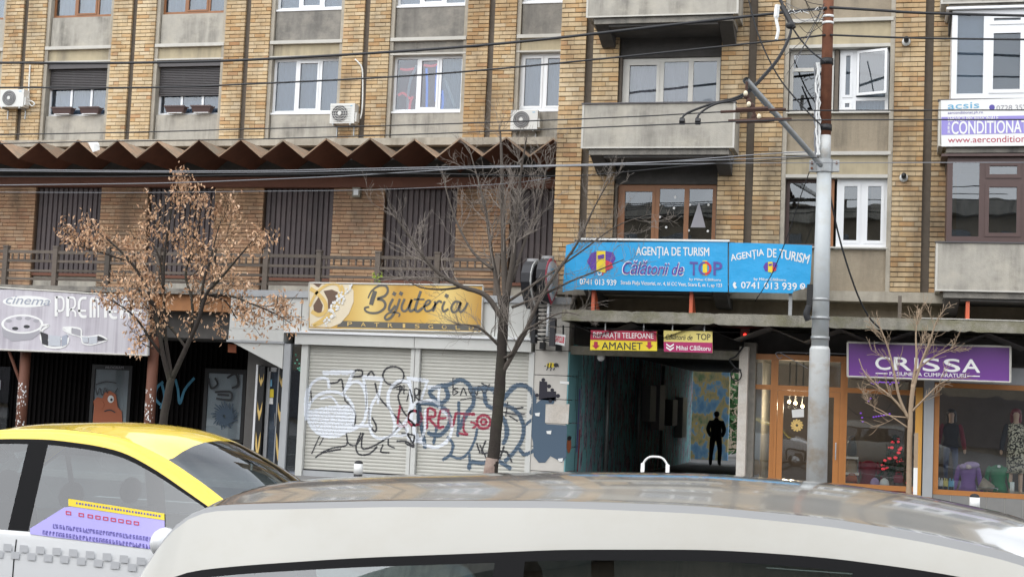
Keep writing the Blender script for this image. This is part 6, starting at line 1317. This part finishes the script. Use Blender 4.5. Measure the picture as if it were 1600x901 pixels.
# dry-leaved tree before the cinema
rng = np.random.default_rng(5)
T1 = thing('dry_tree', 'small multi-stemmed tree with dry brown leaves in front of the cinema', 'tree', P(255, 700, YT_)[:2]+(0,))
base = P(252, 690, YT_)
obj('trunk', MB().tube(catmull([(base[0], YT_, 0), base, P(258, 640, YT_), P(268, 590, YT_)], 14), list(np.linspace(.105, .075, 43)), 14, True, .07), 'bark', T1, True)
L1 = [([(266, 596), (256, 560), (245, 500), (232, 455), (205, 410), (175, 380), (152, 362)], .055, .012, -.7, 9), ([(268, 590), (258, 520), (255, 450), (248, 400), (230, 372)], .045, .012, .4, 8), ([(268, 592), (290, 545), (310, 500), (322, 460), (340, 440), (370, 405), (398, 372)], .06, .012, -.4, 10),
      ([(312, 495), (318, 440), (328, 410), (335, 380), (345, 345)], .035, .01, .5, 7), ([(258, 560), (235, 530), (215, 500), (195, 482), (175, 470)], .035, .01, -.9, 6), ([(292, 545), (262, 505), (225, 460), (200, 440), (180, 430)], .032, .01, .5, 6), ([(255, 450), (257, 400), (265, 345), (272, 310), (280, 290)], .035, .01, .1, 9), ([(300, 520), (300, 470), (290, 430), (300, 390), (310, 350), (318, 310)], .035, .01, .4, 8),
      ([(320, 460), (360, 462), (395, 475), (430, 490), (455, 505)], .030, .009, -.6, 7), ([(238, 520), (215, 530), (240, 545)], .03, .01, -.3, 2), ([(322, 460), (352, 470), (372, 500), (380, 480)], .02, .008, .3, 5), ([(205, 410), (160, 395), (125, 385), (105, 380)], .022, .007, -.3, 6)]
a_, b_, tips = grow(L1, rng, 1, .6, .85, YT_, .4, .005)
obj('limbs', a_, 'bark', T1, True); obj('twigs', b_, 'bark', T1, True, kind='stuff')
mb = MB()
for p_, d in tips:
    for _ in range(int(rng.integers(2, 7))):
        c = np.array(p_)+rng.normal(0, .085, 3)+np.array([0, 0, -.05]); ax = np.array([rng.normal(0, .5), rng.normal(0, .5), -1.0 if rng.random() < .6 else rng.normal(0, .5)]); ax /= np.linalg.norm(ax)
        s_ = np.cross(ax, rng.normal(0, 1, 3)); s_ /= np.linalg.norm(s_)+1e-9; l_ = rng.uniform(.07, .13); w_ = l_*.24; nn = np.cross(ax, s_)*w_*.5
        mb.add([c, c+ax*l_*.5+s_*w_+nn, c+ax*l_, c+ax*l_*.5-s_*w_+nn], [(0, 1, 2), (0, 2, 3)])
obj('leaves', mb, 'dry_leaf', T1, kind='stuff')
# young staked tree before the clothes shop
rng = np.random.default_rng(23)
T3 = thing('young_tree', 'slender young bare tree in front of the purple shop sign', 'tree', P(1420, 790, YT_)[:2]+(0,))
base = P(1420, 770, YT_)
obj('trunk', MB().tube(catmull([(base[0], YT_, 0), base, P(1421, 700, YT_), P(1423, 640, YT_), P(1427, 600, YT_)], 5), [.058]*6+[.048]*8+[.042]*7, 10, True, .05), 'bark_pale', T3, True)
L3 = [([(1420, 655), (1405, 620), (1398, 585), (1388, 545), (1378, 518), (1370, 500)], .030, .007, -.2, 8), ([(1426, 602), (1432, 560), (1431, 520), (1436, 482)], .032, .006, .2, 8), ([(1426, 610), (1440, 565), (1452, 535), (1462, 505), (1472, 488)], .028, .006, -.2, 8), ([(1420, 650), (1395, 622), (1368, 600), (1350, 580), (1342, 560)], .024, .006, .2, 7), ([(1422, 645), (1445, 622), (1468, 600), (1490, 590)], .020, .005, -.3, 5), ([(1430, 580), (1455, 560), (1478, 548), (1496, 540)], .018, .005, .2, 5), ([(1419, 668), (1400, 655), (1375, 640), (1352, 628)], .016, .005, -.2, 3), ([(1418, 652), (1385, 648), (1365, 640)], .014, .005, .2, 3)]
a_, b_, _ = grow(L3, rng, 1, .5, .55, YT_, .3, .0045)
obj('limbs', a_, 'bark_pale', T3, True); obj('crown', b_, 'bark_pale', T3, True, kind='stuff')
sx_ = PX(1430, 760, YT_-.05)
st = thing('tree_stake', 'square timber stake with a white-painted foot beside the young tree', 'stake', (sx_, YT_-.05, 0)); zt = PZ(1432, 676, YT_); zm = PZ(1430, 730, YT_)
obj('timber', MB().box(sx_-.035, sx_+.035, YT_-.09, YT_-.02, zm+.002, zt), 'bark_pale', st); obj('white_foot', MB().box(sx_-.036, sx_+.036, YT_-.091, YT_-.019, 0, zm), 'p_white', st)

# ================================================================== cars
def car(name, label, X, Y, spec, paint, roofpaint, glass, flip=False):
    t = thing(name, label, 'car', (X, Y, ZR))
    if flip: t.rotation_euler = (0, 0, math.pi)
    xs = np.unique(np.concatenate([np.linspace(spec['x0'], spec['x1'], 90), np.array(spec['cuts'])]))
    f = lambda key, x: float(np.interp(x, *zip(*spec[key])))
    def smooth(key):
        xx = np.linspace(spec['x0']-.3, spec['x1']+.3, 400); yy = np.interp(xx, *zip(*spec[key])); k = np.hanning(25); k /= k.sum(); ys = np.convolve(np.pad(yy, 12, mode='edge'), k, 'valid')
        return lambda x: float(np.interp(x, xx, ys))
    zt, zc, zb, hw, gt = (smooth(k) for k in ('zt', 'zc', 'zb', 'w', 'gt')); wc_ = smooth('wc')
    def section(x):
        b_ = min(zb(x), zc(x)-.004); w_ = hw(x); c_ = zc(x); wc = min(wc_(x), w_-.005); top = max(zt(x), c_+.004); g = gt(x)
        zs_ = .26+.10*max(0, abs(x)/spec['x1']-.8)*5*.4
        pts = [(.80*w_, zs_), (.955*w_, zs_+.06), (w_, min(.58, b_*.55)), (w_*.998, b_-.16), (w_*.985, b_-.03), (w_*.975, b_)]
        def lerp(k): return (w_*.972+(wc-w_*.972)*(k**1.15), b_+(c_-b_)*k)
        pts += [lerp(.03), lerp(g), lerp(g+.05), lerp(min(.985, g+.10)), (wc-.004, c_-.002 if c_ > b_ else c_), (wc*.955, c_+(top-c_)*.22)]
        for q in (.86, .7, .5, .28, 0.0): pts.append((wc*q, c_+(top-c_)*(1-q**2.2)))
        return pts
    secs = [section(x) for x in xs]; parts = {}
    wf, wr_, cab0, cab1 = spec['windshield'], spec['rearglass'], spec['cab'][0], spec['cab'][1]
    def key(x, j):
        if j <= 5: return 'body'
        cabin = cab0 < x < cab1
        if j == 6: return next((('side_window', i) for i, (a, b_) in enumerate(spec['sidewin']) if a < x < b_), 'seal') if cabin else 'body'
        if j == 7: return 'seal' if cabin else 'body'
        if j == 10: return ('roof_seam' if spec.get('seam') and cabin else 'roof_rail') if cabin else 'body'
        if j <= 9: return 'roof_rail' if cabin else 'body'
        if wf[0] < x < wf[1]: return 'windshield'
        if wr_[0] < x < wr_[1]: return 'rear_window'
        return 'roof' if wr_[1] <= x <= wf[0] else 'body'
    for sgn in (1, -1):
        for i in range(len(xs)-1):
            xm = (xs[i]+xs[i+1])/2
            for j in range(len(secs[0])-1):
                k = key(xm, j); k = k if isinstance(k, tuple) else (k, 0); kk = k+((sgn,) if k[0] in ('side_window',) else (0,))
                mb = parts.setdefault(kk, MB()); A, B = secs[i], secs[i+1]
                q = [(xs[i], sgn*A[j][0], A[j][1]), (xs[i+1], sgn*B[j][0], B[j][1]), (xs[i+1], sgn*B[j+1][0], B[j+1][1]), (xs[i], sgn*A[j+1][0], A[j+1][1])]
                mb.add(q, [(0, 1, 2, 3) if sgn < 0 else (3, 2, 1, 0)])
    mats = {'body': paint, 'seal': 'trim_black', 'side_window': glass, 'windshield': glass, 'rear_window': glass, 'roof': roofpaint, 'roof_rail': spec.get('rail', roofpaint), 'roof_seam': 'ac_grey'}; made = {}
    for kk, mb in parts.items():
        me = mb.mesh(kk[0], True); bm = bmesh.new(); bm.from_mesh(me); bmesh.ops.remove_doubles(bm, verts=bm.verts, dist=.0004); bmesh.ops.recalc_face_normals(bm, faces=bm.faces); bm.to_mesh(me); bm.free()
        nm = 'window_seal' if kk[0] == 'seal' else kk[0]; made[kk] = obj(nm, me, mats[kk[0]], t, local=True)
    e0, e1 = secs[0], secs[-1]
    for x_, sec in ((xs[0], e0), (xs[-1], e1)):
        ring = [(x_, y_, z) for y_, z in sec]+[(x_, -y_, z) for y_, z in sec[-2::-1]]; obj('bumper', MB().add(ring, [tuple(range(len(ring)))]), paint, t, local=True)
    obj('underbody', bx(xs[0]+.2, xs[-1]-.2, -.68, .68, .2, .30), 'interior', t, local=True)
    obj('dashboard', bx(cab1-.75, cab1-.35, -.68, .68, .6, 1.0), 'interior', t, local=True)
    for sx, sy in ((spec['seat'], .36), (spec['seat'], -.36), (spec['seat']-.95, .36), (spec['seat']-.95, -.36)):
        s_ = obj('seat', MB().box(sx-.05, sx+.45, sy-.24, sy+.24, .45, .62).add([(sx-.12, sy-.24, .6), (sx+.02, sy-.24, .6), (sx-.10, sy-.22, 1.18), (sx-.22, sy-.22, 1.18), (sx-.12, sy+.24, .6), (sx+.02, sy+.24, .6), (sx-.10, sy+.22, 1.18), (sx-.22, sy+.22, 1.18)], [(0, 1, 2, 3), (7, 6, 5, 4), (1, 5, 6, 2), (0, 3, 7, 4), (3, 2, 6, 7)]), 'interior', t, local=True)
        obj('headrest', MB().ellipsoid((sx-.18, sy, 1.30), (.05, .13, .09), 10, 6), 'interior', s_, True, local=True)
    for x_ in spec['wheels']:
        for sgn in (1, -1):
            y_ = sgn*(hw(x_)-.10); wh = obj('wheel', MB().tube([(x_, y_-.10, .33), (x_, y_-.085, .33), (x_, y_+.085, .33), (x_, y_+.10, .33)], [.28, .33, .33, .28], 28), 'rubber', t, True, local=True)
            mb = MB().tube([(x_, y_+sgn*.102, .33), (x_, y_+sgn*.108, .33)], .21, 24)
            for k in range(5): a_ = k*1.2566; mb.tube([(x_, y_+sgn*.115, .33), (x_+.19*math.cos(a_), y_+sgn*.112, .33+.19*math.sin(a_))], .025, 5)
            obj('rim', mb, 'chrome', wh, True, local=True); obj('wheel_arch', MB().tube([(x_+.39*math.cos(R(a_)), sgn*(hw(x_)+.004), .33+.39*math.sin(R(a_))) for a_ in range(0, 181, 15)], .025, 6), 'trim_black', t, True, local=True)
    for sgn in (1, -1):
        obj('headlight', MB().ellipsoid((spec['x1']-.12, sgn*hw(spec['x1'])*.80, .74), (.16, .18, .09), 12, 8), 'lamp_lens', t, True, local=True); obj('tail_light', MB().ellipsoid((spec['x0']+.08, sgn*hw(spec['x0'])*.86, .86), (.08, .12, .12), 12, 8), 'lamp_red', t, True, local=True)
        mx = cab1-.62; mi = obj('mirror', MB().ellipsoid((mx, sgn*(hw(mx)+.12), zb(mx)+.06), (.07, .12, .085), 12, 8), paint, t, True, local=True); obj('mirror_foot', MB().tube([(mx, sgn*(hw(mx)-.04), zb(mx)), (mx, sgn*(hw(mx)+.06), zb(mx)+.03)], .025, 6), 'trim_black', mi, local=True)
        for dx in spec['doors']: obj('door_handle', MB().tube([(dx, sgn*(hw(dx)+.012), zb(dx)-.17), (dx+.16, sgn*(hw(dx)+.012), zb(dx)-.17)], .016, 6), 'chrome' if name != 'taxi' else paint, t, True, local=True)
        for dx in spec['gaps']: obj('door_gap', MB().add([(dx, sgn*(section(dx)[j][0]+.002), section(dx)[j][1]) for j in (1, 2, 3, 4)]+[(dx+.008, sgn*(section(dx)[j][0]+.002), section(dx)[j][1]) for j in (1, 2, 3, 4)], [(0, 1, 5, 4), (1, 2, 6, 5), (2, 3, 7, 6)]), 'trim_black', t, local=True)
    return t, section, hw, zb
suv = dict(rail='paint_pearl', seam=True, x0=-2.22, x1=2.78, cuts=[-1.86, -1.60, -.62, -.52, .50, .60, 1.32, 1.95], zt=[(-2.3, .95), (-2.15, 1.02), (-2.02, 1.30), (-1.90, 1.55), (-1.78, 1.645), (-1.6, 1.675), (-1.3, 1.705), (-.54, 1.76), (-.06, 1.78), (.4, 1.77), (.7, 1.745), (1.06, 1.69), (1.3, 1.58), (1.6, 1.38), (1.9, 1.19), (2.05, 1.12), (2.6, 1.0), (2.75, .86)],
           zc=[(-2.3, .93), (-2.12, 1.0), (-1.98, 1.3), (-1.86, 1.5), (-1.74, 1.585), (-1.03, 1.645), (-.41, 1.68), (.04, 1.69), (.43, 1.675), (.72, 1.645), (.99, 1.60), (1.2, 1.52), (1.5, 1.36), (1.85, 1.16), (2.05, 1.08), (2.6, .96), (2.75, .82)],
           zb=[(-2.3, .92), (-2.1, 1.0), (-1.5, 1.06), (0, 1.02), (1.6, .98), (2.0, 1.0), (2.6, .92), (2.8, .8)], w=[(-2.3, .74), (-2.1, .84), (-1.6, .9), (0, .92), (1.6, .90), (2.3, .84), (2.6, .74), (2.8, .60)], wc=[(-2.3, .62), (-1.9, .64), (-1.2, .69), (0, .71), (1.0, .70), (1.6, .74), (2.0, .78), (2.6, .68), (2.8, .55)],
           gt=[(-2, .55), (-1.6, .60), (-1.2, .66), (-.4, .75), (.2, .80), (.7, .82), (1.2, .84), (2, .86)], windshield=(1.32, 1.95), rearglass=(-2.12, -1.86), cab=(-1.95, 1.95), sidewin=[(-1.86, -.62), (-.52, .50), (.60, 1.80)], wheels=(-1.45, 1.75), doors=(-.9, .25), gaps=(-.57, .55, 1.65), seat=.35)
car('parked_car' if False else 'passing_car', 'pearl-white car passing closest to the camera, its glossy roof across the bottom', -.60, -24.55, suv, 'paint_pearl', 'roof_dark', 'glass_car')
taxi = dict(x0=-2.2, x1=2.22, cuts=[-1.05, -1.01, -.45, -.31, .47, 1.36], zt=[(-2.3, .9), (-2.18, 1.08), (-1.75, 1.15), (-1.62, 1.18), (-1.3, 1.45), (-1.0, 1.67), (-.7, 1.735), (-.2, 1.765), (.1, 1.755), (.35, 1.715), (.5, 1.67), (.75, 1.55), (1.05, 1.35), (1.32, 1.15), (1.45, 1.10), (2.0, .96), (2.2, .75)],
            zc=[(-2.3, .88), (-2.18, 1.04), (-1.75, 1.11), (-1.55, 1.15), (-1.25, 1.42), (-1.0, 1.62), (-.7, 1.69), (-.3, 1.71), (0, 1.695), (.2, 1.665), (.45, 1.56), (.73, 1.41), (1.05, 1.22), (1.3, 1.08), (1.45, 1.05), (2.0, .92), (2.2, .70)],
            zb=[(-2.3, .86), (-1.8, 1.06), (-1, 1.10), (0, 1.10), (1.2, 1.05), (1.5, 1.0), (2.0, .88), (2.2, .66)], w=[(-2.3, .70), (-2.0, .80), (-1.4, .85), (0, .86), (1.2, .85), (1.8, .80), (2.1, .68), (2.3, .55)], wc=[(-2.3, .6), (-1.6, .68), (-1.0, .64), (0, .67), (.5, .665), (1.0, .70), (1.35, .74), (2.0, .66), (2.2, .5)],
            gt=[(-2, .86), (-.5, .87), (.3, .85), (.8, .78), (1.3, .75)], windshield=(.47, 1.36), rearglass=(-1.60, -1.0), cab=(-1.5, 1.28), sidewin=[(-1.35, -1.05), (-1.01, -.45), (-.31, 1.12)], wheels=(-1.3, 1.38), doors=(-1.25,), gaps=(-.38, -1.03, 1.0), seat=-.15)
TX, TYC = -4.60, -21.46
tx, sec, thw, tzb = car('taxi', 'yellow-roofed white taxi behind the pearl-white car, on the left', TX, TYC, taxi, 'paint_white', 'paint_yellow', 'glass_taxi')
for k in range(2):
    for i in range(34):
        x_ = -1.55+i*.11+k*.055
        if x_ > 1.10: break
        y_ = lambda x: -(thw(x)*1.0+.004); z0 = tzb(x_)-.10-.042*k
        obj('check', MB().add([(x_, y_(x_), z0), (x_+.055, y_(x_+.055), z0), (x_+.055, y_(x_+.055), z0+.042), (x_, y_(x_), z0+.042)], [(0, 1, 2, 3)]), 'check_grey', tx, local=True)
def on_glass(u, v, off):
    # where the line of sight meets the taxi's near side glass
    Y = TYC-.75
    for _ in range(8):
        x, _y, z = P(u, v, Y); s_ = sec(x-TX)[5:11]; zl = z-ZR
        Y = TYC-float(np.interp(zl, [q[1] for q in s_], [q[0] for q in s_]))
    return (x, Y-off, z)
def stick(polys, off): 
    mb = MB()
    for q in polys: mb.add([on_glass(u, v, off) for u, v in q], [tuple(range(len(q)))[::-1]])
    return mb
def grid(u0, u1, fa, fb, n=12):           # strip between two edge curves
    us = np.linspace(u0, u1, n+1); return [[(a_, fa(a_)), (b_, fa(b_)), (b_, fb(b_)), (a_, fb(a_))] for a_, b_ in zip(us, us[1:])]
AD = obj('advert_sticker', stick(grid(48, 258, lambda u: max(788+(u-105)*.148, 826-(u-46)*.62), lambda u: 833+(u-44)*.125), .006), 'p_lilac', tx); AD.location = -WL[tx.name]
def sub(name, mb, m_): return obj(name, mb, m_, AD, local=True, kind='stuff' if name == 'print' else None)
sub('header', stick(grid(108, 258, lambda u: 779+(u-113)*.155, lambda u: 789+(u-105)*.15), .008), 'p_yellow')
rr = random.Random(4); dk = []; rd = []
bar = lambda u, v, w_, h: [(u, v), (u+w_, v+w_*.14), (u+w_, v+w_*.14+h), (u, v+h)]
for u in np.arange(120, 250, 4.6): dk.append(bar(u, 782.5+(u-113)*.155, rr.choice((2.4, 3.2)), 3))
for row, v0 in ((0, 817), (1, 829)):
    for u in np.arange(84-row*16, 236, 5.2):
        v = v0+(u-80)*.135; w_ = rr.choice((2.6, 3.2, 4)); dk += [bar(u, v, 1.3, 6.5), bar(u, v+rr.choice((0, 5.4)), w_, 1.3), bar(u+w_-1, v+rr.choice((0, 3)), 1.2, 3.5)]
for u in (104, 124, 138, 150, 162, 174, 186, 198, 210): 
    v = 797+(u-104)*.15; rd += [bar(u, v, 8, 1.3), bar(u, v+4.6, 8, 1.3), bar(u, v, 1.3, 5.5), bar(u+7, v+1, 1.3, 5.5)]
sub('print', stick(dk, .009), 'p_indigo'); sub('print', stick(rd, .009), 'p_red')
flush_skins(); flush_texts()
